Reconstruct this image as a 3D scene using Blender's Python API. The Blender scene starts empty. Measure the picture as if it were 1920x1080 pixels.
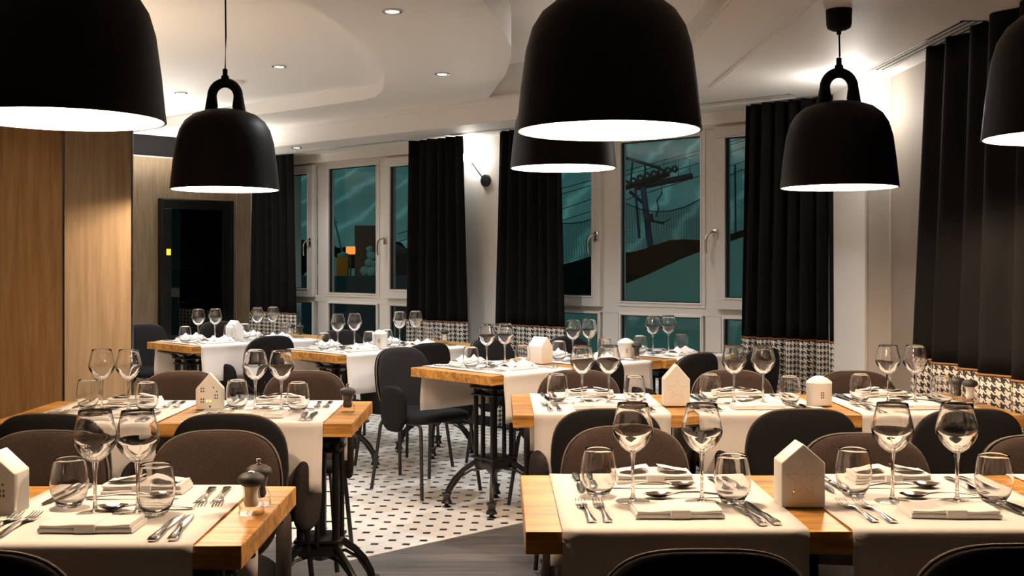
import bpy, bmesh, math, random
from mathutils import Vector, Matrix
random.seed(7)
SC = bpy.context.scene
COL = SC.collection
R = math.radians

# ------------------------------------------------------------------ camera
cam_d = bpy.data.cameras.new('camera'); cam = bpy.data.objects.new('camera', cam_d); COL.objects.link(cam)
cam.location = (0, 0, 1.23); cam.rotation_euler = (R(90), 0, 0)
cam_d.sensor_width = 36; cam_d.lens = 36 * 2110 / 1920
cam_d.shift_x = 20 / 1920; cam_d.shift_y = -49 / 1920
cam_d.clip_start = 0.05; cam_d.clip_end = 900
SC.camera = cam
# ------------------------------------------------------------------ world, moonlit floodlight, exposure
w = bpy.data.worlds.new('night'); SC.world = w; w.use_nodes = True
w.node_tree.nodes['Background'].inputs[0].default_value = (0.010, 0.034, 0.036, 1)
w.node_tree.nodes['Background'].inputs[1].default_value = 1.0
SC.view_settings.view_transform = 'Standard'; SC.view_settings.look = 'None'
SC.view_settings.exposure = 0.9; SC.view_settings.gamma = 1.0
try: SC.view_settings.use_curve_mapping = False
except Exception: pass
SC.cycles.use_denoising = True
SC.cycles.max_bounces = 10; SC.cycles.transparent_max_bounces = 24
SC.cycles.diffuse_bounces = 5; SC.cycles.glossy_bounces = 4; SC.cycles.transmission_bounces = 8
SC.cycles.sample_clamp_indirect = 4.0
SC.cycles.caustics_reflective = False; SC.cycles.caustics_refractive = True

def light(name, kind, loc, energy, color, size=0.05, rot=None, spot=None, blend=0.5):
    d = bpy.data.lights.new(name, kind); o = bpy.data.objects.new(name, d); COL.objects.link(o)
    o.location = loc; d.energy = energy; d.color = color
    if kind == 'SUN': d.angle = R(3)
    else: d.shadow_soft_size = size
    if rot: o.rotation_euler = rot
    if spot: d.spot_size = R(spot); d.spot_blend = blend
    return o
light('night_floodlight', 'SUN', (0, -20, 30), 0.30, (0.34, 0.90, 0.82), rot=(R(58), 0, R(-22)))

PEND_E, DOWN_E = 20.5, 36.0
WARM = (1.0, 0.70, 0.47); COOL = (0.95, 0.97, 1.0)

# added upward fill spots without fixtures, brightening the ceiling
for ux, uy, ue in ((-2.75, 9.55, 42), (-3.4, 7.6, 48), (-3.9, 5.9, 55), (-2.6, 5.3, 34)):
    light('fill_uplight', 'SPOT', (ux, uy, 1.84 if uy > 9 else 1.6), ue, (1, .92, .82) if uy > 5.5 else (1, .78, .56), .12, (R(180), 0, 0), 165, .6)
for ux, uy in ((-2.35, 3.75), (-1.75, 3.55)):  # added warm fill spots without fixtures, lighting the oak panels
    light('warm_fill_spot', 'SPOT', (ux, uy, 2.42), 8, (1, .78, .52), .03, (0, 0, 0), 120, .8)
# ------------------------------------------------------------------ materials
def mat(name, col=(.5, .5, .5), rough=.5, metal=0.0, **k):
    m = bpy.data.materials.new(name); m.use_nodes = True
    b = m.node_tree.nodes['Principled BSDF']
    b.inputs['Base Color'].default_value = (*col, 1); b.inputs['Roughness'].default_value = rough
    b.inputs['Metallic'].default_value = metal
    for kk, v in k.items(): b.inputs[kk.replace('_', ' ')].default_value = v
    return m
def nodes(m): return m.node_tree.nodes, m.node_tree.links, m.node_tree.nodes['Principled BSDF']
class NT:
    def __init__(s, m): s.n, s.l, s.b = nodes(m)
    def new(s, t, **k):
        x = s.n.new(t)
        for a, v in k.items(): setattr(x, a, v)
        return x
    def math(s, op, a, b=None, c=None):
        x = s.n.new('ShaderNodeMath'); x.operation = op
        for i, v in enumerate((a, b, c)):
            if v is None: continue
            if isinstance(v, (int, float)): x.inputs[i].default_value = v
            else: s.l.new(v, x.inputs[i])
        return x.outputs[0]
    def mix(s, f, a, b):
        x = s.n.new('ShaderNodeMix'); x.data_type = 'RGBA'
        for i, v in ((0, f), (6, a), (7, b)):
            if isinstance(v, (int, float)): x.inputs[i].default_value = v
            elif isinstance(v, tuple): x.inputs[i].default_value = (*v, 1)
            else: s.l.new(v, x.inputs[i])
        return x.outputs[2]
    def coord(s, kind='Object', scale=(1, 1, 1), rot=(0, 0, 0)):
        c = s.n.new('ShaderNodeTexCoord'); mp = s.n.new('ShaderNodeMapping')
        mp.inputs['Scale'].default_value = scale; mp.inputs['Rotation'].default_value = rot
        s.l.new(c.outputs[kind], mp.inputs[0]); return mp.outputs[0]
    def noise(s, vec, scale, detail=3, rough=.5):
        x = s.n.new('ShaderNodeTexNoise'); x.inputs['Scale'].default_value = scale; x.inputs['Detail'].default_value = detail
        x.inputs['Roughness'].default_value = rough
        s.l.new(vec, x.inputs['Vector']); return x.outputs['Fac']
    def ramp(s, fac, stops):
        x = s.n.new('ShaderNodeValToRGB'); e = x.color_ramp.elements
        e[0].position, e[0].color = stops[0][0], (*stops[0][1], 1); e[1].position, e[1].color = stops[-1][0], (*stops[-1][1], 1)
        for p, c in stops[1:-1]:
            q = e.new(p); q.color = (*c, 1)
        s.l.new(fac, x.inputs[0]); return x.outputs[0]
    def bump(s, h, strength=.2, dist=.002):
        x = s.n.new('ShaderNodeBump'); x.inputs['Strength'].default_value = strength; x.inputs['Distance'].default_value = dist
        s.l.new(h, x.inputs['Height']); s.l.new(x.outputs[0], s.b.inputs['Normal'])
    def color(s, c): s.l.new(c, s.b.inputs['Base Color'])

def wood(name, c1, c2, c3, stave=.045, rough=.38, knots=True, axis='X'):
    m = mat(name, rough=rough); t = NT(m)
    sc = (3, 40, 40) if axis == 'X' else (40, 40, 2.2)
    v = t.coord('Object', sc)
    g = t.noise(v, 1.3, 6, .62)
    col = t.ramp(g, [(.33, c1), (.5, c2), (.66, c3)])
    if knots:
        v2 = t.coord('Object', (1.5, 6, 6)); k = t.noise(v2, 1.9, 2)
        kk = t.ramp(k, [(.0, (1, 1, 1)), (.66, (1, 1, 1)), (.74, (.30, .17, .10))])
        x = t.new('ShaderNodeMix', data_type='RGBA', blend_type='MULTIPLY'); x.inputs[0].default_value = 1
        t.l.new(col, x.inputs[6]); t.l.new(kk, x.inputs[7]); col = x.outputs[2]
    if stave:
        c = t.new('ShaderNodeTexCoord'); s = t.new('ShaderNodeSeparateXYZ'); t.l.new(c.outputs['Object'], s.inputs[0])
        yy = s.outputs[1] if axis == 'X' else t.math('ADD', s.outputs[0], s.outputs[1])
        cell = t.math('FLOOR', t.math('DIVIDE', yy, stave))
        wn = t.new('ShaderNodeTexWhiteNoise', noise_dimensions='1D'); t.l.new(cell, wn.inputs['W'])
        f = t.math('MULTIPLY_ADD', wn.outputs['Value'], .35, .8)
        x = t.new('ShaderNodeMix', data_type='RGBA', blend_type='MULTIPLY'); x.inputs[0].default_value = 1
        t.l.new(col, x.inputs[6]); t.l.new(f, x.inputs[7]); col = x.outputs[2]
    t.color(col); t.bump(g, .12, .001); return m

M = {}
M['oak'] = wood('table_oak', (.22, .095, .018), (.48, .235, .050), (.66, .36, .105))
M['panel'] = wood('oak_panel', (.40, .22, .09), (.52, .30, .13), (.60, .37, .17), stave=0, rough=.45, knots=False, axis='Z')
M['panel_lit'] = wood('lit_oak_panel', (.34, .25, .15), (.42, .31, .19), (.48, .37, .24), stave=0, rough=.45, knots=False, axis='Z')  # same oak in a paler tone standing for the pendant's light
M['panel_shaded'] = wood('shaded_oak_panel', (.13, .095, .055), (.18, .13, .08), (.23, .17, .11), stave=0, rough=.45, knots=False, axis='Z')  # same oak as the panels, its shade put into the colour
def cloth(name, col, rough=.85, sheen=.0, scale=900, strength=.12):
    m = mat(name, col, rough, Sheen_Weight=sheen, Specular_IOR_Level=.2); t = NT(m)
    v = t.coord('Object'); n = t.noise(v, scale, 2); n2 = t.noise(v, 14, 3)
    t.bump(t.math('ADD', t.math('MULTIPLY', n, .25), n2), strength, .004); return m
M['runner'] = cloth('runner_linen', (.80, .765, .73), strength=.10)
M['napkin'] = cloth('napkin_linen', (.84, .82, .79), strength=.10)
def fabric(name, c1, c2):
    m = mat(name, c1, .9, Specular_IOR_Level=.12); t = NT(m)
    v = t.coord('Object'); n = t.noise(v, 260, 3, .7)
    t.color(t.ramp(n, [(.3, c1), (.7, c2)])); t.bump(n, .25, .002); return m
M['fabric'] = fabric('brown_grey_wool', (.020, .0135, .0105), (.046, .032, .026))
M['shell'] = fabric('charcoal_wool', (.0065, .0062, .0065), (.014, .0135, .014))
M['armwool'] = fabric('dark_brown_wool', (.012, .009, .008), (.026, .020, .017))
M['piping'] = mat('chair_piping', (.10, .075, .055), .6)
M['black'] = mat('black_powder_coat', (.012, .012, .012), .42)
M['iron'] = mat('black_cast_iron', (.010, .010, .010), .30)
M['steel'] = mat('polished_steel', (.72, .70, .67), .13, 1.0)
M['knob'] = mat('brushed_knob', (.65, .63, .60), .25, 1.0)
M['ceramic'] = mat('white_ceramic', (.85, .82, .76), .35, Subsurface_Weight=.5, Subsurface_Radius=(.04, .03, .02))
M['hole'] = mat('cutout_shadow', (.10, .08, .05), .8)
M['lampblack'] = mat('lamp_matt_black', (.0025, .0022, .0019), .5, Specular_IOR_Level=.16)
M['lampwhite'] = mat('lamp_white_lining', (.93, .92, .90), .6)
M['taupe'] = mat('taupe_paint', (.26, .22, .185), .7)
M['wall'] = mat('wall_paint', (.82, .80, .76), .7)
M['ceil'] = mat('ceiling_paint', (.86, .85, .82), .6)
M['upvc'] = mat('window_white', (.66, .64, .60), .35)
M['alu'] = mat('aluminium_edge', (.5, .5, .5), .3, 1.0)
M['rubber'] = mat('black_rubber', (.015, .015, .015), .6)
M['salt'] = mat('white_salt', (.85, .83, .80), .8)
M['pepper'] = mat('black_peppercorn', (.03, .022, .018), .7)
M['fridge'] = mat('black_lacquer', (.004, .004, .004), .22)
M['curtain'] = cloth('black_curtain', (.0016, .0014, .0015), .85, .0, 500, .1)
M['brown'] = mat('brown_piping', (.22, .09, .03), .7)
def emit(name, col, s):
    m = bpy.data.materials.new(name); m.use_nodes = True; n = m.node_tree.nodes; n.clear()
    e = n.new('ShaderNodeEmission'); o = n.new('ShaderNodeOutputMaterial'); e.inputs[0].default_value = (*col, 1); e.inputs[1].default_value = s
    m.node_tree.links.new(e.outputs[0], o.inputs[0]); return m
M['bulb'] = emit('warm_bulb', (1, .8, .55), 22)
M['globe'] = emit('frosted_globe_lit', (1, .94, .85), 22)
M['spot'] = emit('downlight_lens', (1, .95, .9), 40)
M['display'] = emit('orange_display', (1, .28, .02), 2.2)
M['tealight'] = emit('tealight_glow', (1, .75, .05), 2.5)
M['sign'] = emit('orange_lit_sign', (1, .17, .03), 1.3)
def thin(name, tint, f0=.04, edge=.45, power=5.0, e0=.55, e1=1.0):
    m = bpy.data.materials.new(name); m.use_nodes = True; n = m.node_tree.nodes; n.clear()
    class Q: pass
    t = NT.__new__(NT); t.n = n; t.l = m.node_tree.links; l = t.l
    o = n.new('ShaderNodeOutputMaterial'); mx = n.new('ShaderNodeMixShader'); tr = n.new('ShaderNodeBsdfTransparent'); gl = n.new('ShaderNodeBsdfGlossy')
    gl.inputs['Roughness'].default_value = 0.0; gl.inputs[0].default_value = (1, 1, 1, 1)
    lw = n.new('ShaderNodeLayerWeight'); lw.inputs[0].default_value = .5
    f = t.math('MULTIPLY_ADD', t.math('POWER', lw.outputs['Facing'], power), 1 - f0, f0)
    cr = n.new('ShaderNodeValToRGB'); cr.color_ramp.elements[0].color = (*tint, 1); cr.color_ramp.elements[0].position = e0
    cr.color_ramp.elements[1].color = (tint[0] * edge, tint[1] * edge, tint[2] * edge, 1); cr.color_ramp.elements[1].position = e1
    l.new(lw.outputs['Facing'], cr.inputs[0]); l.new(cr.outputs[0], tr.inputs[0])
    l.new(f, mx.inputs[0]); l.new(tr.outputs[0], mx.inputs[1]); l.new(gl.outputs[0], mx.inputs[2]); l.new(mx.outputs[0], o.inputs[0])
    return m
M['glass'] = thin('thin_table_glass', (.975, .975, .965), .05, .55, 3.5, .6, 1.0)
M['pane'] = thin('window_pane', (.90, .93, .92), .016, .9)
M['darkpane'] = thin('smoked_pane', (.5, .5, .5), .04, .9)
M['wall_glass'] = mat('thin_walled_glass', (1, 1, 1), 0.0, Transmission_Weight=1.0, IOR=1.46)
M['solid'] = mat('solid_glass', (1, 1, 1), 0.0, Transmission_Weight=1.0, IOR=1.46)

def houndstooth():
    m = mat('houndstooth', rough=.85); t = NT(m)
    c = t.new('ShaderNodeUVMap'); s = t.new('ShaderNodeSeparateXYZ'); t.l.new(c.outputs[0], s.inputs[0])
    T = 240.0
    X = t.math('FLOOR', t.math('MULTIPLY', s.outputs[0], T)); Y = t.math('FLOOR', t.math('MULTIPLY', s.outputs[1], T))
    fx = t.math('LESS_THAN', t.math('FLOORED_MODULO', X, 8), 3.5)
    fy = t.math('LESS_THAN', t.math('FLOORED_MODULO', Y, 8), 3.5)
    tw = t.math('LESS_THAN', t.math('FLOORED_MODULO', t.math('ADD', X, Y), 4), 1.5)
    a = t.math('MULTIPLY', fx, tw); b = t.math('MULTIPLY', fy, t.math('SUBTRACT', 1, tw))
    t.color(t.mix(t.math('ADD', a, b), (.62, .58, .52), (.012, .011, .011))); return m
M['hound'] = houndstooth()
def tiles():
    m = mat('octagon_dot_tile', rough=.30); t = NT(m)
    v = t.coord('Object', (1 / .0975,) * 3, (0, 0, R(-43))); s = t.new('ShaderNodeSeparateXYZ'); t.l.new(v, s.inputs[0])
    fx = t.math('ABSOLUTE', t.math('SUBTRACT', t.math('FRACT', s.outputs[0]), .5)); fy = t.math('ABSOLUTE', t.math('SUBTRACT', t.math('FRACT', s.outputs[1]), .5))
    dsum = t.math('ADD', fx, fy)
    dot = t.math('LESS_THAN', dsum, .235)
    g1 = t.math('LESS_THAN', t.math('MINIMUM', fx, fy), .010)
    g2 = t.math('LESS_THAN', t.math('ABSOLUTE', t.math('SUBTRACT', dsum, .245)), .012)
    nz = t.noise(v, .35, 2)
    base = t.ramp(nz, [(.3, (.66, .63, .57)), (.7, (.78, .76, .71))])
    c = t.mix(t.math('MAXIMUM', g1, g2), base, (.42, .40, .36)); c = t.mix(dot, c, (.008, .0075, .0075))
    t.color(c); return m
M['tile'] = tiles()
def planks():
    m = mat('grey_oak_plank', rough=.42); t = NT(m)
    c = t.new('ShaderNodeTexCoord'); s = t.new('ShaderNodeSeparateXYZ'); t.l.new(c.outputs['Object'], s.inputs[0])
    row = t.math('FLOOR', t.math('DIVIDE', s.outputs[1], .14))
    wn = t.new('ShaderNodeTexWhiteNoise', noise_dimensions='1D'); t.l.new(row, wn.inputs['W'])
    col_i = t.math('FLOOR', t.math('ADD', t.math('DIVIDE', s.outputs[0], 1.1), t.math('MULTIPLY', wn.outputs['Value'], 5)))
    w2 = t.new('ShaderNodeTexWhiteNoise', noise_dimensions='2D'); cb = t.new('ShaderNodeCombineXYZ'); t.l.new(row, cb.inputs[0]); t.l.new(col_i, cb.inputs[1]); t.l.new(cb.outputs[0], w2.inputs['Vector'])
    v = t.coord('Object', (1.2, 30, 1)); n = t.noise(v, 1.6, 7, .72)
    base = t.ramp(n, [(.3, (.030, .026, .023)), (.5, (.085, .075, .068)), (.7, (.17, .155, .14))])
    x = t.new('ShaderNodeMix', data_type='RGBA', blend_type='MULTIPLY'); x.inputs[0].default_value = 1
    t.l.new(base, x.inputs[6]); t.l.new(t.math('MULTIPLY_ADD', w2.outputs['Value'], .6, .65), x.inputs[7])
    edge = t.math('LESS_THAN', t.math('FRACT', t.math('DIVIDE', s.outputs[1], .14)), .025)
    t.color(t.mix(edge, x.outputs[2], (.02, .02, .02))); t.bump(n, .15, .002); return m
M['plank'] = planks()
def snow(name, c1, c2, tracks=True, scale=1.0):
    m = mat(name, c2, .8); t = NT(m)
    v = t.coord('Object', (.03 * scale, .012 * scale, .02 * scale), (0, 0, R(40)))
    n = t.noise(v, 3.0, 5, .6)
    wv = t.new('ShaderNodeTexWave', wave_type='BANDS', bands_direction='X'); wv.inputs['Scale'].default_value = 2.6; wv.inputs['Distortion'].default_value = 3.0; wv.inputs['Detail'].default_value = 4; wv.inputs['Detail Scale'].default_value = 2.5
    t.l.new(v, wv.inputs['Vector'])
    f = t.math('ADD', t.math('MULTIPLY', n, .5), t.math('MULTIPLY', t.math('POWER', wv.outputs['Fac'], 8), .38 if tracks else 0.0))
    t.color(t.ramp(f, [(.2, c1), (.75, c2)])); return m
M['snow'] = snow('piste_snow', (.36, .40, .40), (.92, .95, .95))
M['snow_near'] = snow('trodden_snow', (.30, .33, .31), (.48, .52, .49), False, 20)
M['bank_shade'] = mat('shade_dark_bank', (.008, .007, .0065), .95, Specular_IOR_Level=.1)  # near-black tone: the bank's shade is put into the colour
M['conifer'] = mat('dark_conifer', (.002, .003, .003), 1.0, Specular_IOR_Level=0.0)
M['asphalt'] = mat('wet_asphalt', (.02, .028, .04), .6)
M['net'] = mat('safety_net_black', (.01, .01, .012), .8)
M['bluesteel'] = mat('blue_lift_tower', (.03, .06, .16), .5)
M['darksteel'] = mat('lift_dark_steel', (.03, .035, .045), .6)
M['orangepad'] = mat('orange_padding', (.95, .16, .0), .8)
M['box_brown'] = mat('flat_brown', (.13, .045, .03), .9)
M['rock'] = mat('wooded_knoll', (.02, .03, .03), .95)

# ------------------------------------------------------------------ mesh helpers
class MB:
    def __init__(s): s.bm = bmesh.new()
    def box(s, x0, x1, y0, y1, z0, z1, mtx=None, bev=0):
        r = bmesh.ops.create_cube(s.bm, size=1)['verts']
        for v in r:
            v.co = Vector(((x0 + x1) / 2 + v.co.x * (x1 - x0), (y0 + y1) / 2 + v.co.y * (y1 - y0), (z0 + z1) / 2 + v.co.z * (z1 - z0)))
        if bev:
            es = list({e for v in r for e in v.link_edges})
            q = bmesh.ops.bevel(s.bm, geom=es, offset=bev, segments=2, affect='EDGES', profile=.5)
            r = list({v for f in q['faces'] for v in f.verts} | {v for v in r if v.is_valid})
        if mtx:
            for v in r: v.co = mtx @ v.co
        return s
    def lathe(s, prof, seg=24, c=(0, 0, 0), close=False):
        rings = []
        for (r, z) in prof:
            if r < 1e-6: rings.append([s.bm.verts.new((c[0], c[1], c[2] + z))])
            else: rings.append([s.bm.verts.new((c[0] + r * math.cos(2 * math.pi * i / seg), c[1] + r * math.sin(2 * math.pi * i / seg), c[2] + z)) for i in range(seg)])
        prs = list(zip(rings, rings[1:])) + ([(rings[-1], rings[0])] if close else [])
        for a, b in prs:
            for i in range(seg):
                j = (i + 1) % seg
                if len(a) == 1 and len(b) == 1: continue
                if len(a) == 1: s.bm.faces.new((a[0], b[j], b[i]))
                elif len(b) == 1: s.bm.faces.new((a[i], a[j], b[0]))
                else: s.bm.faces.new((a[i], a[j], b[j], b[i]))
        return s
    def loft(s, st, seg=8, up=Vector((0, 0, 1)), cap=True):
        """st: list of (center, half_width, half_thickness)"""
        rings = []; n = len(st)
        for i, (c, a, b) in enumerate(st):
            c = Vector(c); p = Vector(st[max(i - 1, 0)][0]); q = Vector(st[min(i + 1, n - 1)][0])
            t = (q - p); t = t.normalized() if t.length > 1e-9 else Vector((0, 1, 0))
            sd = t.cross(up)
            if sd.length < 1e-5: sd = t.cross(Vector((1, 0, 0)))
            sd.normalize(); u = sd.cross(t).normalized()
            rings.append([s.bm.verts.new(c + sd * a * math.cos(2 * math.pi * k / seg) + u * b * math.sin(2 * math.pi * k / seg)) for k in range(seg)])
        for a, b in zip(rings, rings[1:]):
            for k in range(seg):
                j = (k + 1) % seg; s.bm.faces.new((a[k], a[j], b[j], b[k]))
        if cap: s.bm.faces.new(rings[0][::-1]); s.bm.faces.new(rings[-1])
        return s
    def tube(s, pts, r, seg=8):
        return s.loft([(p, r if not isinstance(r, (list, tuple)) else r[i], r if not isinstance(r, (list, tuple)) else r[i]) for i, p in enumerate(pts)], seg)
    def prism(s, poly, z0, z1):
        a = [s.bm.verts.new((x, y, z0)) for x, y in poly]; b = [s.bm.verts.new((x, y, z1)) for x, y in poly]
        s.bm.faces.new(a[::-1]); s.bm.faces.new(b); n = len(poly)
        for i in range(n): j = (i + 1) % n; s.bm.faces.new((a[i], a[j], b[j], b[i]))
        return s
    def grid(s, fn, nu, nv, uv=None):
        vs = [[s.bm.verts.new(fn(i / nu, j / nv)) for j in range(nv + 1)] for i in range(nu + 1)]
        ul = s.bm.loops.layers.uv.verify() if uv else None
        for i in range(nu):
            for j in range(nv):
                f = s.bm.faces.new((vs[i][j], vs[i + 1][j], vs[i + 1][j + 1], vs[i][j + 1]))
                if uv:
                    for lp, (a, b) in zip(f.loops, ((i, j), (i + 1, j), (i + 1, j + 1), (i, j + 1))): lp[ul].uv = uv(a / nu, b / nv)
        return s
    def mesh(s, name, m, smooth=True, angle=40):
        bmesh.ops.recalc_face_normals(s.bm, faces=s.bm.faces)
        me = bpy.data.meshes.new(name); s.bm.to_mesh(me); s.bm.free()
        if m: me.materials.append(m)
        if smooth:
            for p in me.polygons: p.use_smooth = True
            try: me.set_sharp_from_angle(angle=R(angle))
            except Exception: pass
        return me
def put(name, me, parent=None, loc=(0, 0, 0), rotz=0, label=None):
    o = bpy.data.objects.new(name, me); COL.objects.link(o); o.location = loc; o.rotation_euler = (0, 0, rotz)
    if parent: o.parent = parent
    if label: o['label'] = label
    return o
def tag(o, label, cat, group=None):
    o['label'] = label; o['category'] = cat
    if group: o['group'] = group
    return o
def thing(name, label, cat, loc=(0, 0, 0), rotz=0, group=None):
    o = put(name, None, None, loc, rotz); return tag(o, label, cat, group)
def struct(name, me, loc=(0, 0, 0), rotz=0, parent=None):
    o = put(name, me, parent, loc, rotz)
    if not parent: o['kind'] = 'structure'
    return o
def solid(o, t, off=0):
    m = o.modifiers.new('thickness', 'SOLIDIFY'); m.thickness = t; m.offset = off; return o

# ------------------------------------------------------------------ room shell
CZ = 2.193                      # window soffit height
WO = Vector((0, 8.56, 0)); WA = R(-42.9); UW = Vector((math.cos(WA), math.sin(WA), 0)); NW = Vector((-math.sin(WA), math.cos(WA), 0))
def wl(s, n, z=0): return WO + UW * s + NW * n + Vector((0, 0, z))

a = MB().prism([(-6, -1.5), (2.03, -1.5), (2.03, 9.5), (-6, 14)], -.05, 0); struct('floor', a.mesh('floor', M['plank'], False))
tc = Vector((-.63, 4.62, 0)); d1 = Vector((math.cos(R(43)), math.sin(R(43)), 0)); d2 = Vector((-math.sin(R(43)), math.cos(R(43)), 0))
q = [tc, tc + d1 * 4.0, tc + d1 * 4.0 + d2 * 6.0, tc + d2 * 6.0]
a = MB().prism([(v.x - tc.x, v.y - tc.y) for v in q], 0, .003); struct('floor', a.mesh('floor_tile', M['tile'], False), tc)

# window wall, with two openings
def wallpiece(nm, s0, s1, z0, z1, n0=0.0, n1=.22, m='wall', parent=None):
    a = MB().box(s0, s1, n0, n1, z0, z1); return struct(nm, a.mesh(nm, M[m], False), wl(0, 0), WA, parent)
W1 = (-2.78, -.90); W2 = (.40, 2.75)
a = MB()
a.box(-3.4, W1[0], 0, .22, 0, 2.7); a.box(W1[1], W2[0], 0, .22, 0, 2.7); a.box(W2[1], 3.9, 0, .22, 0, 2.7)
for (p, q_) in (W1, W2): a.box(p, q_, 0, .22, 0, .40); a.box(p, q_, 0, .22, 2.12, 2.7)
struct('wall_window', a.mesh('wall_window', M['wall'], False), wl(0, 0), WA)
a = MB().box(-3.2, .2, -.17, -.005, .045, .40, bev=.004); a.box(.2, 2.6, -.17, -.005, .045, .40, bev=.004)
struct('trim_1', a.mesh('trim_1', M['upvc'], False), wl(0, 0), WA)
a = MB().box(-3.2, 2.7, -.185, -.171, .004, .075); struct('baseboard_window', a.mesh('baseboard', M['shell'], False), wl(0, 0), WA)
# oak wall behind the fridge (perpendicular to the window wall)
OC = wl(-3.28, 0); OA = R(227.1)
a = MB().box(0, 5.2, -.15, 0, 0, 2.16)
struct('wall_oak', a.mesh('wall_oak', M['panel_shaded'], False), OC, OA)
a = MB()
for s in (.16, 1.24, 1.50, 2.0): a.box(s, s + .006, -.001, .002, 0, 2.16)
a.box(-.1, 5.2, -.152, .004, 2.16, 2.175)
struct('trim_2', a.mesh('trim_2', M['alu'], False), OC, OA)
a = MB().box(-.2, 5.2, -.15, -.01, 2.175, 2.65); struct('wall_upper', a.mesh('wall_upper', M['shell'], False), OC, OA)
a = MB().box(2.015, 2.03, -1.5, 2.95, 0, 2.5); struct('wall_right', a.mesh('fill_absorber', M['shell'], False))  # added dark lining out of view, cuts fill on the table fronts
a = MB().box(2.03, 2.2, -1.5, 7.1, 0, 2.7); struct('wall_right', a.mesh('wall_right', M['taupe'], False))
a = MB().box(1.895, 2.029, 5.87, 7.1, 0, 2.7); struct('wall_right', a.mesh('corner_column', M['wall'], False))
a = MB().box(1.895, 2.03, 5.862, 5.869, 0, CZ); a.box(1.9, 1.906, 5.858, 5.864, 0, CZ); a.box(2.024, 2.032, 5.855, 5.872, 0, CZ)
struct('trim_3', a.mesh('trim_3', M['upvc'], False))
a = MB().box(-6, 2.2, -1.6, -1.5, 0, 2.7); struct('wall_back', a.mesh('wall_back', M['shell'], False))
a = MB().box(-6.1, -6, -1.6, 14, 0, 2.7); struct('wall_left', a.mesh('wall_left', M['panel'], False))
# oak column at the left
a = MB().prism([(-3.2, 4.55), (-1.765, 4.55), (-1.53, 4.665), (-1.66, 5.05), (-3.2, 5.05)], 0, 2.57)
struct('wall_column', a.mesh('wall_column', M['panel'], False))
a = MB().prism([(-1.765, 4.546), (-1.527, 4.662), (-1.530, 4.668), (-1.768, 4.552)], 0, 2.57)
struct('trim_4', a.mesh('trim_4', M['panel_lit'], False))
a = MB().box(-1.771, -1.763, 4.541, 4.549, 0, 2.57); a.box(-1.533, -1.526, 4.659, 4.667, 0, 2.57); struct('trim_5', a.mesh('trim_5', M['alu'], False))

# ceilings
a = MB().prism([(-6.1, -1.6), (2.2, -1.6), (2.2, 7.5), (-6.1, 15)], 2.57, 2.75); struct('ceiling', a.mesh('ceiling', M['ceil'], False))
a = MB().box(-6, 2.03, -1.5, 3.3, 2.12, 2.17); struct('ceiling', a.mesh('bounce_slab', M['ceil'], False))  # added slab out of view, sets the bounce onto the table fronts
def arc(cx, cy, rx, ry, a0, a1, n=14): return [(cx + rx * math.cos(R(a0 + (a1 - a0) * i / n)), cy + ry * math.sin(R(a0 + (a1 - a0) * i / n))) for i in range(n + 1)]
# soffit strip along the windows: edge at n = -0.64
e0 = wl(-4.1, -.64); e1 = wl(1.9, -.64); f0 = wl(-4.1, .25); f1 = wl(3.9, .25)
soff = [(e0.x, e0.y), (.40, (e0.y + (0.40 - e0.x) * math.tan(WA))), (.85, (e0.y + (.85 - e0.x) * math.tan(WA))), (.85, -1.5), (2.05, -1.5), (2.05, 6.9), (f1.x, f1.y), (f0.x, f0.y)]
a = MB().prism(soff, CZ, 2.6); struct('ceiling', a.mesh('ceiling_soffit', M['ceil'], False))
# cove moulding along the soffit edges and the groove
a = MB(); b0 = wl(-4.1, -.655); 
def strip(a, p0, p1, w_, z0, z1):
    p0 = Vector(p0); p1 = Vector(p1); t = (p1 - p0).normalized(); n = Vector((-t.y, t.x, 0)) * w_
    a.prism([((p0)[0], p0[1]), (p1[0], p1[1]), ((p1 + n)[0], (p1 + n)[1]), ((p0 + n)[0], (p0 + n)[1])], z0, z1)
strip(a, wl(-4.1, -.665), wl(1.8, -.665), .03, 2.325, 2.36); strip(a, wl(-4.1, -.65), wl(1.8, -.65), .012, 2.198, 2.215)
a.box(.72, .85, -1.5, 6.9, 2.31, 2.57); a.box(.838, .85, -1.5, 6.9, 2.20, 2.22)
a.box(1.145, 1.15, -1.5, 6.2, CZ - .005, CZ + .01); a.box(1.160, 1.165, -1.5, 6.2, CZ - .005, CZ + .01)
strip(a, wl(-.0, -.27), wl(2.6, -.27), .006, CZ - .004, CZ + .01)
struct('trim_6', a.mesh('trim_6', M['ceil'], False))
# lobed mid level (z 2.36) between upper recess and the lobe edge
tw_ = math.tan(WA)
def on_soffit(x): return e0.y + (x - e0.x) * tw_
def on_far(x): return 6.96 - (x + .90) * .9 + .80
lobe_r = [(-.10, on_soffit(-.10) + .05), (-.03, 7.25), (.03, 6.75), (.055, 6.2), (.05, 5.9), (.0, 5.4), (-.08, 4.86), (-.25, 4.2), (-.5, 3.6), (-.9, 3.1)]
rec = [(-1.6, 3.4), (-1.2, 3.85), (-1.0, 4.35), (-.875, 4.86), (-.78, 5.3), (-.72, 5.75), (-.69, 6.2), (-.70, 6.7), (-.735, 7.1), (-.79, 7.45), (-.86, 7.70), (-.96, 7.85)]
far_end = (-4.2, 7.85 + 3.24 * .88)
poly = lobe_r + [(-1.3, 2.9), (-5.9, 2.9), (-5.9, 3.4)] + rec + [far_end, (e0.x, e0.y + .05), (e0.x + .5, on_soffit(e0.x + .5) + .05)]
a = MB().prism(poly, 2.36, 2.58); struct('ceiling', a.mesh('ceiling_lobe', M['ceil'], False))
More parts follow.
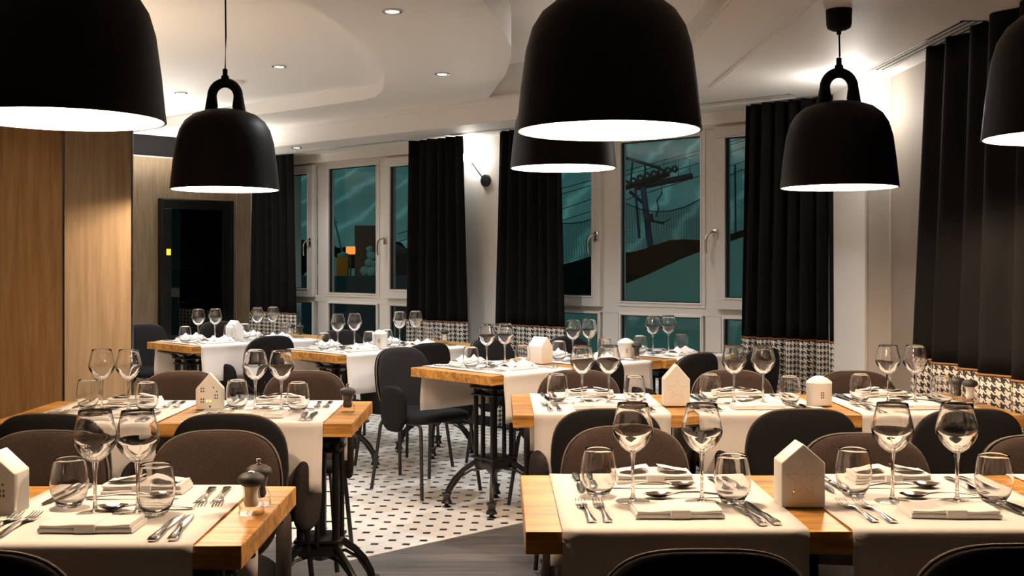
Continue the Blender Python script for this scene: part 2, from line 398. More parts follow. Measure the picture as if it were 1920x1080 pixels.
a = MB().prism([(-5.9, 2.95), (-.6, 2.95), (-.55, 8.0), (-4.3, 11.2), (-5.9, 11.2)], 2.455, 2.575); struct('ceiling', a.mesh('ceiling_recess', M['ceil'], False))

# ------------------------------------------------------------------ windows
def frame_ring(a, s0, s1, z0, z1, w_, n0, n1):
    a.box(s0, s1, n0, n1, z1 - w_, z1, bev=.003); a.box(s0, s1, n0, n1, z0, z0 + w_, bev=.003)
    a.box(s0, s0 + w_, n0, n1, z0 + w_, z1 - w_, bev=.003); a.box(s1 - w_, s1, n0, n1, z0 + w_, z1 - w_, bev=.003)
def handle_mesh():
    a = MB(); a.box(-.016, .016, -.012, 0, -.035, .035, bev=.005)
    a.loft([((0, -.01, .012), .009, .009), ((0, -.035, .014), .009, .009), ((-.012, -.05, .008), .009, .009), ((-.035, -.052, -.012), .009, .008), ((-.046, -.052, -.05), .008, .007), ((-.045, -.052, -.09), .009, .007), ((-.038, -.052, -.125), .007, .006)], 8, Vector((0, 1, 0)))
    return a.mesh('handle', M['knob'])
HM = handle_mesh()
def window(nm, o0, o1, main, lsash, rsash, parent_s, hl, hr):
    """o: opening; main/lsash/rsash: glass spans"""
    e = put(nm, None, None, wl(parent_s, 0), WA); e['kind'] = 'structure'
    k = parent_s; zt, zb, zl = 2.055, .953, .879
    a = MB(); n0, n1 = .03, .11
    # outer frame and mullions/transom
    a.box(o0 - k, o1 - k, n0, n1, 2.085, 2.135, bev=.003); a.box(o0 - k, o1 - k, n0, n1, .38, .44, bev=.003)
    for s in ((o0, o0 + .05), (o1 - .05, o1), (main[0] - .17, main[0] - .03), (main[1] + .03, main[1] + .15)):
        a.box(s[0] - k, s[1] - k, n0, n1, .42, 2.10, bev=.003)
    a.box(o0 - k, o1 - k, n0 - .003, n1, .872, .93, bev=.003)
    put('frame', a.mesh('frame', M['upvc'], False), e)
    def glazed(nm2, s0, s1, z0, z1, w_, n_, handle=None, left=True):
        b = MB(); frame_ring(b, s0 - w_ - k, s1 + w_ - k, z0 - w_, z1 + w_, w_, n_, n_ + .06)
        frame_ring(b, s0 - .012 - k, s1 + .012 - k, z0 - .012, z1 + .012, .012, n_ - .006, n_ + .01)
        f = put(nm2, b.mesh(nm2, M['upvc'], False), e)
        g = MB().box(s0 - .005 - k, s1 + .005 - k, n_ + .035, n_ + .041, z0 - .005, z1 + .005); put('pane', g.mesh('pane', M['pane'], False), f)
        g = MB(); frame_ring(g, s0 - .004 - k, s1 + .004 - k, z0 - .004, z1 + .004, .010, n_ + .01, n_ + .034)
        put('gasket', g.mesh('gasket', M['rubber'], False), f)
        if handle is not None:
            h = put('handle', HM, f, (handle - k, n_, 1.41)); 
            if not left: h.scale = (1, 1, 1)
    glazed('sash', main[0], main[1], zb + .005, zt, .035, .02)
    glazed('sash', lsash[0], lsash[1], .99, zt - .03, .075, -.012, hl)
    glazed('sash', rsash[0], rsash[1], 1.0, zt - .03, .075, -.012, hr)
    for (s0, s1) in (lsash, main, rsash): glazed('lower_light', s0 - (.03 if s0 != main[0] else 0), s1 + (.03 if s0 != main[0] else 0), .46, .862, .02, .02)
    return e
window('window_1', W1[0], W1[1], (-2.115, -1.473), (-2.70, -2.386), (-1.262, -.97), -1.8, -2.335, -1.315)
window('window_2', W2[0], W2[1], (1.115, 1.762), (.47, .881), (1.971, 2.66), 1.5, .93, 1.90)

# ------------------------------------------------------------------ curtains
def curtain(label, top, bot, folds, zt, zs, z0, n_off, amp, base=None, rot=WA, seed=1, grp='black curtains with houndstooth hems'):
    rnd = random.Random(seed); ph = [rnd.uniform(0, 6.28) for _ in range(4)]
    mid = (bot[0] + bot[1]) / 2
    loc = wl(mid, n_off) if base is None else base(mid)
    root = thing('curtain', label, 'curtain', loc, rot, grp)
    wid = (bot[1] - bot[0]); full = math.sqrt(1 + (2 * math.pi * folds * amp / wid) ** 2 / 2)
    def f(u, z):
        k = (z - z0) / (zt - z0)
        s0 = bot[0] + (top[0] - bot[0]) * k; s1 = bot[1] + (top[1] - bot[1]) * k
        uu = u + .35 / (2 * math.pi * folds) * math.sin(2 * math.pi * folds * 1.0 * u * .5 + ph[0]) * 1.2
        uu = uu - (uu if u == 0 else 0); uu = min(max(uu, 0), 1)
        am = amp * (1.0 - .25 * k)
        n = am * math.sin(2 * math.pi * folds * uu + ph[1] * .2 + .5 * k * math.sin(3 * u + ph[2])) + am * .35 * math.sin(2 * math.pi * folds * .43 * uu + ph[3])
        return Vector((s0 + (s1 - s0) * uu - mid, n, z))
    N = folds * 10
    a = MB().grid(lambda u, v: f(u, zs + (zt - zs) * v), N, 16); solid(put('drape', a.mesh('drape', M['curtain']), root), .004)
    a = MB().grid(lambda u, v: f(u, z0 + (zs - .006 - z0) * v), N, 6, uv=lambda u, v: (u * wid * full, z0 + (zs - z0) * v)); solid(put('houndstooth_hem', a.mesh('hem', M['hound']), root, label='black and white houndstooth hem band'), .004)
    a = MB().grid(lambda u, v: f(u, zs - .008 + .010 * v) - Vector((0, .004, 0)), N, 1); solid(put('piping', a.mesh('piping', M['brown']), root, label='brown piping'), .004)
    return root
ZS = .775
curtain('black houndstooth-hemmed curtain between the wine fridge and the narrow window', (-2.93, -2.30), (-3.00, -2.24), 6, CZ - .01, ZS + .0, .03, -.24, .035, seed=2)
curtain('black houndstooth-hemmed curtain just before the pillar with the visible globe sconce', (-.79, -.19), (-.83, -.13), 6, CZ - .01, ZS, .03, -.24, .04, seed=3)
curtain('black houndstooth-hemmed curtain between the globe sconce and the ski-lift window', (.19, .80), (.12, .855), 7, CZ - .01, ZS, .03, -.24, .04, seed=4)
curtain('wide black houndstooth-hemmed curtain from the ski-lift window to the white corner column', (2.25, 2.95), (2.19, 2.985), 8, CZ - .01, ZS, .03, -.24, .045, seed=5)
curtain('long black curtain with houndstooth hem hanging along the side wall', (-5.16, -4.05), (-5.42, -4.12), 5, CZ - .005, .79, .03, 0, .038, base=lambda m: Vector((1.93, -m, 0)), rot=R(-90), seed=6)
# dark glazed door beyond the side curtain
dr = put('door_1', None, None, (2.03, 3.6, 0)); dr['kind'] = 'structure'
a = MB().box(-.05, 0, -.7, .6, 0, 2.10); a.box(-.07, -.05, -.7, -.6, 0, 2.1); a.box(-.07, -.05, .46, .6, 0, 2.1); a.box(-.07, -.05, -.7, .6, 2.0, 2.1); a.box(-.07, -.05, -.7, .6, 0, .15)
put('door_frame', a.mesh('door_frame', M['fridge'], False), dr)
a = MB().box(-.058, -.052, -.6, .46, .15, 2.0); put('pane', a.mesh('pane', M['darkpane'], False), dr)

# ------------------------------------------------------------------ ceiling fittings
def downlight(x, y, z, label, e=1.0, lamp=True):
    r = thing('downlight', label, 'downlight', (x, y, z), 0, 'recessed ceiling downlights')
    a = MB().lathe([(.030, 0), (.046, -.001), (.046, -.006), (.043, -.008), (.032, -.008), (.030, -.002)], 24, close=True); put('bezel', a.mesh('bezel', M['knob']), r)
    a = MB().lathe([(0, -.004), (.030, -.004)], 20); put('lens', a.mesh('lens', M['spot']), r)
    if lamp: light('downlight_light', 'SPOT', (x, y, z - .02), DOWN_E * e, COOL, .03, (0, 0, 0), 125, .8)
downlight(-1.39, 7.04, 2.455, 'middle ceiling downlight of three in the upper recess behind the bell pendant')
downlight(-2.32, 8.15, 2.455, 'ceiling downlight in the recess nearest the wine fridge')
downlight(-.49, 5.06, 2.36, 'largest-looking ceiling downlight at the top of the lobed ceiling panel')
downlight(-.355, 6.75, 2.36, 'ceiling downlight near the window edge of the lobed ceiling panel', 1.2)
downlight(-1.72, 9.45, CZ, 'small downlight in the soffit above the narrow window', .25)
for (x, y, z, lb) in ((.45, 6.0, 2.57, 'added fill downlight in the high ceiling strip directly above the big pendant'), (.45, 7.3, 2.57, 'added fill downlight in the high ceiling strip close to the window soffit'), (-2.7, 6.9, 2.455, 'added fill downlight in the upper recess above the oak column')):
    light('downlight_light', 'SPOT', (x, y, z - .03), DOWN_E * .8, COOL, .03, (0, 0, 0), 125, .8)  # unseen downlights added as ambient fill
    a = MB().lathe([(0, -.003), (.04, -.003), (.045, 0)], 20); o = put('downlight', a.mesh('lens', M['spot']), None, (x, y, z)); tag(o, lb, 'downlight', 'added fill downlights out of view')
a = MB().lathe([(0, -.022), (.05, -.02), (.062, -.008), (.062, 0)], 28); tag(put('smoke_detector', a.mesh('smoke_detector', M['ceil']), None, (-1.8, 7.62, 2.455)), 'flat white round smoke detector on the recessed ceiling', 'smoke detector')
def vent(label, loc, rot, L, wd):
    r = thing('ceiling_vent', label, 'vent', loc, rot, 'slotted ceiling vents')
    a = MB(); a.box(-L / 2, L / 2, -wd / 2, -wd / 2 + .012, -.004, 0); a.box(-L / 2, L / 2, wd / 2 - .012, wd / 2, -.004, 0); a.box(-L / 2, -L / 2 + .012, -wd / 2, wd / 2, -.004, 0); a.box(L / 2 - .012, L / 2, -wd / 2, wd / 2, -.004, 0)
    put('vent_frame', a.mesh('vent_frame', M['knob'], False), r)
    a = MB().box(-L / 2, L / 2, -wd / 2 + .01, wd / 2 - .01, -.0015, -.0005); put('vent_slot', a.mesh('slot', M['rubber'], False), r)
    a = MB()
    for i in range(3): y = -wd / 2 + .02 + i * (wd - .04) / 2; a.box(-L / 2, L / 2, y - .006, y + .006, -.006, -.001)
    put('vent_slats', a.mesh('slats', M['upvc'], False), r)
vent('long slotted air vent in the soffit beside the side-wall curtain', (1.885, 5.06, CZ), R(90), 1.14, .10)
vent('slotted air vent in the soffit above the narrow window', wl(-1.55, -.26, CZ), WA, 1.5, .07)
vent('slotted air vent in the soffit above the globe sconce and its curtain', wl(.25, -.27, CZ), WA, 1.0, .07)
vent('slotted air vent in the soffit above the wide window curtain', wl(2.15, -.40, CZ), WA, 1.0, .07)

# ------------------------------------------------------------------ pendants
SHADE = [(.220, 0), (.2185, .01), (.209, .104), (.197, .193), (.182, .245), (.160, .280), (.128, .306), (.085, .322), (.04, .330), (0, .332)]
def pendant(x, y, rz, ceil, label, tilt=0):
    r = thing('pendant_lamp', label, 'pendant lamp', (x, y, rz), 0, 'matt black bell pendant lamps')
    r.rotation_euler = (0, tilt, 0)
    inner = [(max(p[0] - .006, 0), p[1] - (.006 if p[1] > .2 else 0)) for p in SHADE]
    a = MB().lathe(SHADE + [], 56); a.lathe([(.220, 0), (.214, 0)], 56); put('lamp_shade', a.mesh('shade', M['lampblack'], True, 60), r)
    a = MB().lathe(inner, 56); put('shade_lining', a.mesh('lining', M['lampwhite'], True, 60), r, label='white inside of the bell shade')
    pts = []; H = .325
    for i in range(17):
        t = math.pi * i / 16; pts.append((-.054 * math.cos(t), 0, H + .058 + .056 * math.sin(t)))
    pts = [(-.062, 0, H - .02), (-.055, 0, H + .02)] + pts + [(.055, 0, H + .02), (.062, 0, H - .02)]
    a = MB().loft([(p, .020 if 1 < i < len(pts) - 2 else .026, .020 if 1 < i < len(pts) - 2 else .024) for i, p in enumerate(pts)], 12, Vector((0, 1, 0)))
    put('loop_handle', a.mesh('loop', M['lampblack']), r)
    a = MB().lathe([(0, 0), (.018, 0), (.015, .016), (.010, .020), (.010, .042), (.0085, .045), (0, .045)], 16, (0, 0, H + .126)); put('cord_grip', a.mesh('grip', M['lampblack']), r)
    a = MB().tube([(0, 0, H + .165), (.003, 0, (H + ceil - rz) / 2), (0, 0, ceil - rz - .05)], .0035, 8); put('cord', a.mesh('cord', M['lampblack']), r)
    h = ceil - rz
    a = MB().lathe([(0, -.095), (.008, -.095), (.010, -.082), (.025, -.080), (.043, -.070), (.047, -.055), (.049, -.002), (.049, 0), (0, 0)], 28, (0, 0, h)); put('ceiling_rose', a.mesh('rose', M['lampblack']), r)
    a = MB().lathe([(0, .13), (.02, .135), (.035, .155), (.038, .175), (.03, .20), (.016, .225), (.015, .26)], 20); put('bulb', a.mesh('bulb', M['bulb']), r)
    light('pendant_light', 'POINT', (x, y, rz + .075), PEND_E, WARM, .045)
pendant(.255, 2.675, 1.54, 2.57, 'largest-looking black bell pendant hanging before another, above the front star-lantern table')
pendant(1.29, 4.30, 1.513, CZ, 'black bell pendant with its ceiling rose in view, by the side-wall curtains')
pendant(-1.134, 4.62, 1.526, 2.455, 'black bell pendant on a long cord before the oak wall and wine fridge')
pendant(.256, 4.66, 1.617, 2.57, 'black bell pendant half hidden behind a nearer larger-looking bell pendant')
pendant(-.972, 2.50, 1.545, 2.57, 'cut-off black bell pendant high above the front table with two mills')
pendant(1.43, 2.80, 1.54, CZ, 'black bell pendant mostly out of frame, over the side-curtain end of the front tables')

# ------------------------------------------------------------------ wall lamps
M['globe_bright'] = emit('bright_frosted_globe', (1, .94, .86), 60)
def sconce(label, disc, globe, rot, cat_n):
    r = thing('wall_sconce', label, 'wall lamp', disc, rot, 'black globe wall sconces')
    a = MB().lathe([(0, 0), (.047, 0), (.047, .018), (.043, .022), (0, .022)], 32); bm_rot = Matrix.Rotation(R(90), 4, 'X'); me = a.mesh('disc', M['black']); me.transform(bm_rot); put('wall_plate', me, r)
    g = Vector(globe); a = MB().tube([(0, -.02, 0), tuple(g * .5 + Vector((0, -.01, 0))), tuple(g * .82)], .005, 8); put('arm', a.mesh('arm', M['black']), r)
    a = MB(); bmesh.ops.create_uvsphere(a.bm, u_segments=24, v_segments=16, radius=.046, matrix=Matrix.Translation(g)); put('globe', a.mesh('globe', M['globe' if cat_n == 1 else 'globe_bright']), r)
sconce('black disc sconce with glowing white globe on the pillar between curtains', wl(-.155, -.002, 1.855), (-.11, -.09, .175), WA, 1)
sconce('globe sconce on the corner column hidden behind the pendant', (1.955, 5.855, 1.85), (-.155, -.07, .16), 0, 2)

# ------------------------------------------------------------------ wine fridge
fr = thing('wine_fridge', 'tall black wine fridge with glass door against the oak wall', 'wine fridge', OC + Vector((math.cos(OA), math.sin(OA), 0)) * .62, OA)
a = MB().box(-.37, .37, .002, .05, 0, 1.80, bev=.004); a.box(-.37, -.34, .05, .09, 0, 1.80, bev=.003); put('cabinet', a.mesh('cabinet', M['fridge'], False), fr)
a = MB(); frame_ring(a, -.335, .37, .02, 1.79, .085, .055, .095); put('door', a.mesh('door', M['fridge'], False), fr)
a = MB().box(-.26, .29, .07, .075, .1, 1.71); put('door_glass', a.mesh('door_glass', M['darkpane'], False), fr)
for z in (.55, .86, 1.17):
    a = MB()
    for s0 in (-.24, -.06, .11): a.box(s0, s0 + .15, .052, .066, z, z + .010)
    put('shelf', a.mesh('shelf', M['knob'], False), fr)
a = MB()
for k in range(9): a.lathe([(.012, 0), (.03, .0), (.03, .10), (.012, .13), (.012, .16)], 10, (-.22 + k * .055, .03, .2))
a = MB().box(.295, .335, .0951, .097, 1.29, 1.345); put('display', a.mesh('display', M['display'], False), fr, label='orange lit display')
a = MB().box(-.23, .24, .060, .064, 1.205, 1.215); a.box(-.23, .24, .060, .064, 1.235, 1.24); put('rail', a.mesh('rail', M['knob'], False), fr)

# ------------------------------------------------------------------ tables
TZ = .70
class Table:
    def __init__(s, N, th, L, W, label, short, peds, ends, seed=0):
        s.N = Vector((N[0], N[1], 0)); s.th = R(th); s.L = L; s.W = W; s.short = short; s.ends = ends
        s.U = Vector((math.cos(s.th), math.sin(s.th), 0)); s.V = Vector((-math.sin(s.th), math.cos(s.th), 0))
        r = thing('dining_table', label, 'table', s.p(L / 2, W / 2), s.th, 'solid oak dining tables on cast-iron pedestals')
        a = MB().box(-L / 2, L / 2, -W / 2, W / 2, TZ - .045, TZ, bev=.0025); me = a.mesh('tabletop', M['oak'], False)
        put('tabletop', me, r)
        for u in peds:
            p = put('pedestal', PED, r, (u - L / 2, 0, 0), 0); 
            for k in range(4): put('foot', FOOT, p, (0, 0, 0), R(90 * k + 45))
    def p(s, u, v, z=0): return s.N + s.U * u + s.V * v + Vector((0, 0, z))
def ped_mesh():
    a = MB()
    for i in (-1, 1):
        for j in (-1, 1):
            a.tube([(i * .062, j * .062, .24), (i * .062, j * .062, .62)], .012, 10)
    a.tube([(0, 0, .20), (0, 0, .62)], .018, 10)
    for i, j in ((.075, 0), (-.075, 0), (0, .075), (0, -.075)): a.tube([(i, j, .24), (i, j, .58)], .009, 8)
    for z, h, rr in ((.60, .012, .085), (.565, .010, .080), (.25, .012, .082)): a.box(-rr, rr, -rr, rr, z, z + h, bev=.004)
    a.box(-.07, .07, -.07, .07, .20, .25, bev=.008); a.lathe([(.0, .17), (.03, .18), (.045, .20), (.03, .22), (0, .22)], 16)
    a.box(-.10, .10, -.10, .10, .635, .655, bev=.003)
    for k in range(4):
        c, s_ = math.cos(R(45 + 90 * k)), math.sin(R(45 + 90 * k))
        a.loft([((c * .06, s_ * .06, .57), .012, .012), ((c * .085, s_ * .085, .61), .012, .014), ((c * .13, s_ * .13, .64), .012, .012), ((c * .21, s_ * .21, .648), .012, .007)], 8)
    return a.mesh('pedestal', M['iron'])
def foot_mesh():
    a = MB(); R0 = .235
    a.loft([((.05, 0, .235), .013, .016), ((.10, 0, .225), .012, .014), ((.15, 0, .19), .011, .013), ((.195, 0, .145), .011, .013), ((.225, 0, .095), .011, .013), ((R0, 0, .06), .011, .013)], 8)
    a.loft([((.05, 0, .195), .006, .006), ((.11, 0, .19), .006, .006), ((.165, 0, .155), .006, .006), ((.205, 0, .10), .006, .006), ((R0 - .01, 0, .065), .006, .006)], 8)
    a.lathe([(0, .075), (.024, .075), (.026, .07), (.020, .06), (.018, .045), (.026, .03), (.028, .024), (.014, .022), (.009, .014), (.020, .006), (.022, .003), (0, .003)], 16, (R0, 0, 0))
    return a.mesh('foot', M['iron'])
PED, FOOT = ped_mesh(), foot_mesh()

T1 = Table((-1.685, 2.10), 0, 1.2, .56, 'front oak table with twin mills at its corner, nearest the oak column side', 'front table with two mills', (.16, 1.04), ('house-lantern side', 'mill side'))
T2 = Table((.047, 2.21), 0, 1.80, .585, 'front oak table carrying the large star-pierced house lantern', 'front star-lantern table', (.30, 1.55), ('aisle side', 'side-wall side'))
T3 = Table((-1.69, 3.69), 0, 1.2, .59, 'second-row oak table against the oak column with one peppermill', 'second-row table beside oak column', (.15, 1.05), ('column side', 'aisle side'))
T4 = Table((.04, 3.895), 0, 1.77, .60, 'second-row oak table reaching the side-wall curtain, star and round lanterns on it', 'second-row star-lantern table', (.30, 1.5), ('aisle side', 'curtain side'))
T5 = Table((-.046, 5.21), 43, 1.24, .60, 'angled oak table in the aisle with a plain house lantern and bare iron pedestal', 'angled plain-house-lantern table', (.29, .95), ('aisle side', 'window side'))
T6 = Table((-.921, 6.35), 44, 1.2, .60, 'angled oak table before the narrow window with a small round lantern', 'angled round-lantern table', (.2, .98), ('aisle side', 'window side'))
T7 = Table((-1.93, 7.02), 44, 1.2, .60, 'farthest angled oak table beside the wine fridge', 'angled table by wine fridge', (.15, 1.0), ('oak-wall side', 'window side'))
p8 = T5.p(1.255, -.02)
T8 = Table((p8.x, p8.y), 43, .64, .60, 'small oak end table pushed against the angled table below the ski-lift window', 'end table below ski-lift window', (.34,), ('lantern side', 'window side'))

# runners
def runner(T, uc, w_, label, drop=.225, seed=0):
    rnd = random.Random(seed); ph = rnd.uniform(0, 6); W_ = T.W; e = .005
    path = []
    for i in range(6): path.append((-W_ / 2 - e - .004 * math.sin(i), TZ - drop + drop * .9 * i / 5 - 0))
    path += [(-W_ / 2 - e, TZ - .012), (-W_ / 2 - e * .6, TZ - .003), (-W_ / 2 + .004, TZ + .0022), (-W_ / 2 + .02, TZ + .0024)]
    n = len(path)
    full = path + [(x, TZ + .0022) for x in (-.2, -.1, 0, .1, .2)] + [(-p, z) for p, z in reversed(path)]
    K = len(full) - 1
    def fn(u, v):
        j = round(v * K); y, z = full[j]; x = (u - .5) * w_
        if z < TZ - .02:
            dd = (TZ - z) / drop; sg = -1 if y < 0 else 1
            y += sg * (.006 * dd * math.sin(9 * u + ph + sg) + .004 * dd * (1 + math.sin(17 * u + ph)))
            x *= 1 - .01 * dd
        elif u in (0, 1): z += .0008 * (1 + math.sin(11 * y + ph))
        return Vector((x, y, z - 0))
    a = MB().grid(fn, 14, K)
    # stitched hem welts near the two long edges
    o = put('table_runner', a.mesh('runner', M['runner'], True, 80), None, T.p(uc, T.W / 2), T.th); solid(o, .0016, 1)
    tag(o, label, 'table runner', 'white linen table runners')

# ------------------------------------------------------------------ tableware meshes
def wine_meshes():
    bowl = [(.0445, .1545), (.0450, .1560), (.0445, .162), (.0425, .173), (.0385, .190), (.0345, .207), (.0330, .216)]
    a = MB().lathe([(0, .1095), (.008, .1088), (.0155, .1128), (.0255, .1208), (.0355, .1338), (.0425, .1465), (.0450, .1560), (.0445, .162), (.0425, .173), (.0385, .190), (.0345, .207), (.0332, .2155), (.0325, .2162), (.0321, .2155), (.0336, .207), (.0376, .190), (.0416, .173), (.0436, .162), (.0438, .1570), (.0395, .1490), (.0318, .1380), (.0220, .1270), (.0130, .1200), (.006, .1165), (0, .1155)], 40)
    me1 = a.mesh('bowl', M['wall_glass'], True, 60)
    stem = [(0, .1090), (.007, .1083), (.0062, .100), (.0042, .088), (.0036, .06), (.0036, .03), (.0045, .014), (.008, .0065), (.010, .0055), (0, .0050)]
    me2 = MB().lathe(stem, 16).mesh('stem', M['solid'], True, 60)
    foot = [(0, .0050), (.012, .0045), (.037, .0018), (.038, .0010), (.037, .0002), (0, .0002)]
    me3 = MB().lathe(foot, 40).mesh('foot', M['glass'], True, 30)
    return me1, me2, me3
WG = wine_meshes()
def tumbler_meshes():
    a = MB().lathe([(0, .0006), (.0200, .0006), (.0240, .0035), (.0280, .0110), (.0340, .0210), (.0385, .036), (.0400, .050), (.0395, .064), (.0370, .083), (.0330, .100), (.0318, .1050), (.0312, .1056), (.0306, .1050), (.0318, .100), (.0358, .083), (.0383, .064), (.0388, .050), (.0373, .036), (.0325, .0225), (.0262, .0130), (.0180, .0090), (0, .0082)], 40)
    return (a.mesh('bowl', M['wall_glass'], True, 60),)
    b = MB().lathe([(0, .0085), (.018, .0085), (.026, .013), (.0262, .011), (.023, .003), (.021, .0006), (0, .0010)], 32)
    return a.mesh('bowl', M['glass'], True, 60), b.mesh('base', M['solid'], True, 60)
TG = tumbler_meshes()
def fork_mesh():
    a = MB()
    a.loft([((0, -.100, .0035), .0085, .0016), ((0, -.094, .0036), .0098, .0020), ((0, -.070, .0045), .0075, .0022), ((0, -.035, .0075), .0042, .0022), ((0, .0, .0095), .0030, .0022), ((0, .020, .0085), .0035, .0020), ((0, .034, .0055), .0095, .0016), ((0, .044, .0040), .0120, .0014), ((0, .052, .0034), .0118, .0012)], 10)
    for k in (-1.5, -.5, .5, 1.5):
        x = k * .0064
        a.loft([((x, .050, .0034), .0019, .0011), ((x, .070, .0040), .0017, .0010), ((x, .088, .0065), .0013, .0009), ((x * .97, .098, .0090), .0006, .0006)], 6)
    return a.mesh('fork', M['steel'])
def knife_mesh():
    a = MB()
    a.loft([((0, -.108, .004), .0085, .0030), ((0, -.100, .0048), .0100, .0042), ((0, -.070, .0050), .0085, .0042), ((0, -.035, .0050), .0062, .0040), ((0, -.020, .0046), .0050, .0034)], 10)
    a.loft([((0, -.022, .0040), .0050, .0025), ((-.001, -.012, .0034), .0080, .0010), ((-.001, .03, .0034), .0095, .0009), ((.0005, .075, .0034), .0092, .0008), ((.003, .098, .0034), .0055, .0006), ((.005, .108, .0034), .0012, .0004)], 8)
    return a.mesh('knife', M['steel'])
def spoon_mesh():
    a = MB()
    a.loft([((0, -.100, .0035), .0080, .0016), ((0, -.093, .0040), .0090, .0020), ((0, -.060, .0075), .0065, .0022), ((0, -.02, .0125), .0036, .0022), ((0, .015, .0120), .0030, .0022), ((0, .040, .0085), .0040, .0018)], 10)
    def bowlf(u, v):
        r = v; t = 2 * math.pi * u; L = .033; Wd = .021
        x = math.sin(t) * Wd * r * (1 - .12 * math.cos(t)); y = .068 + math.cos(t) * L * r
        return Vector((x, y, .0012 + .0085 * r * r))
    a.grid(bowlf, 24, 6); bmesh.ops.remove_doubles(a.bm, verts=a.bm.verts, dist=.00005)
    def b2(u, v): p = bowlf(u, v); return p + Vector((0, 0, .0012))
    a.grid(b2, 24, 6)
    return a.mesh('spoon', M['steel'])
FK, KN, SP = fork_mesh(), knife_mesh(), spoon_mesh()
def napkin_meshes(kind):
    a = MB(); w_ = .182
    # folded pad: three rolled layers
    def layer(y0, y1, z0, t, x0, x1, wob):
        st = []
        sect = []
        n = 6
        for i in range(n + 1): an = R(90 + 180 * i / n); sect.append((y0 + t / 2 * math.cos(an) + t / 2, z0 + t / 2 + t / 2 * math.sin(an)))
        for i in range(n + 1): an = R(-90 + 180 * i / n); sect.append((y1 + t / 2 * math.cos(an) - t / 2, z0 + t / 2 + t / 2 * math.sin(an)))
        cols = []
        for i in range(13):
            x = x0 + (x1 - x0) * i / 12; dz = wob * math.sin(i * .9 + z0 * 900); cols.append([a.bm.verts.new((x, y + wob * .6 * math.sin(i * 1.3), z + dz * ((z - z0) / t))) for y, z in sect])
        for c0, c1 in zip(cols, cols[1:]):
            for k in range(len(sect)): j = (k + 1) % len(sect); a.bm.faces.new((c0[k], c0[j], c1[j], c1[k]))
        a.bm.faces.new(cols[0]); a.bm.faces.new(cols[-1][::-1])
    layer(-.050, .050, .0005, .010, -w_ / 2, w_ / 2, .0010)
    layer(-.048, .046, .0105, .006, -w_ / 2 + .003, w_ / 2 - .004, .0014)
    if kind == 'bow':
        layer(-.040, .048, .0165, .005, -w_ / 2 + .004, w_ / 2 - .002, .0020)
        for sg in (-1, 1):
            def loop(u, v, sg=sg):
                t = u; x = sg * (.012 + .078 * math.sin(math.pi * t) ** .8 * (1 - .25 * t)); z = .0205 + .010 * t + .005 * math.sin(2 * math.pi * t + 1)
                return Vector((x + .002 * v, -.030 + .062 * v, z + .004 * v))
            a.grid(loop, 18, 5)
    if kind == 'peak':
        for sg in (-1, 1):
            def peak(u, v, sg=sg):
                x = sg * .088 * u; y = -.045 + .09 * v
                z = .0175 + .030 * (1 - abs(2 * v - 1)) * (1 - abs(u - .45) * 1.3 if abs(u - .45) * 1.3 < 1 else 0) + .004 * math.sin(12 * u + 5 * v)
                return Vector((x, y, z))
            a.grid(peak, 12, 8)
    b = MB()
    zt = {'flat': .0185, 'bow': .0235, 'peak': .0185}[kind]
    b.box(-.021, .021, -.052, .052, .0004, zt, bev=.003)
    return a.mesh('napkin', M['napkin'], True, 60), b.mesh('band', M['napkin'], True, 60)
NP = {k: napkin_meshes(k) for k in ('flat', 'bow', 'peak')}
def jit(a): return random.uniform(-a, a)
CZT = TZ + .0045
def place_glass(T, u, v, label):
    r = thing('wine_glass', label, 'wine glass', T.p(u, v, CZT), T.th, 'stemmed wine glasses on the laid tables')
    put('bowl', WG[0], r); put('stem', WG[1], r); put('foot', WG[2], r)
def place_tumbler(T, u, v, label):
    r = thing('water_tumbler', label, 'tumbler', T.p(u, v, CZT), T.th, 'water tumblers on the laid tables')
    put('glass_body', TG[0], r)
def place_cut(T, me, nm, cat, u, v, ang, label, grp):
    tag(put(nm, me, None, T.p(u, v, CZT), T.th + R(ang)), label, cat, grp)
def place_napkin(T, u, v, ang, kind, label):
    r = thing('folded_napkin', label, 'napkin', T.p(u, v, CZT), T.th + R(ang), 'folded white napkins')
    put('folded_cloth', NP[kind][0], r); put('band', NP[kind][1], r)
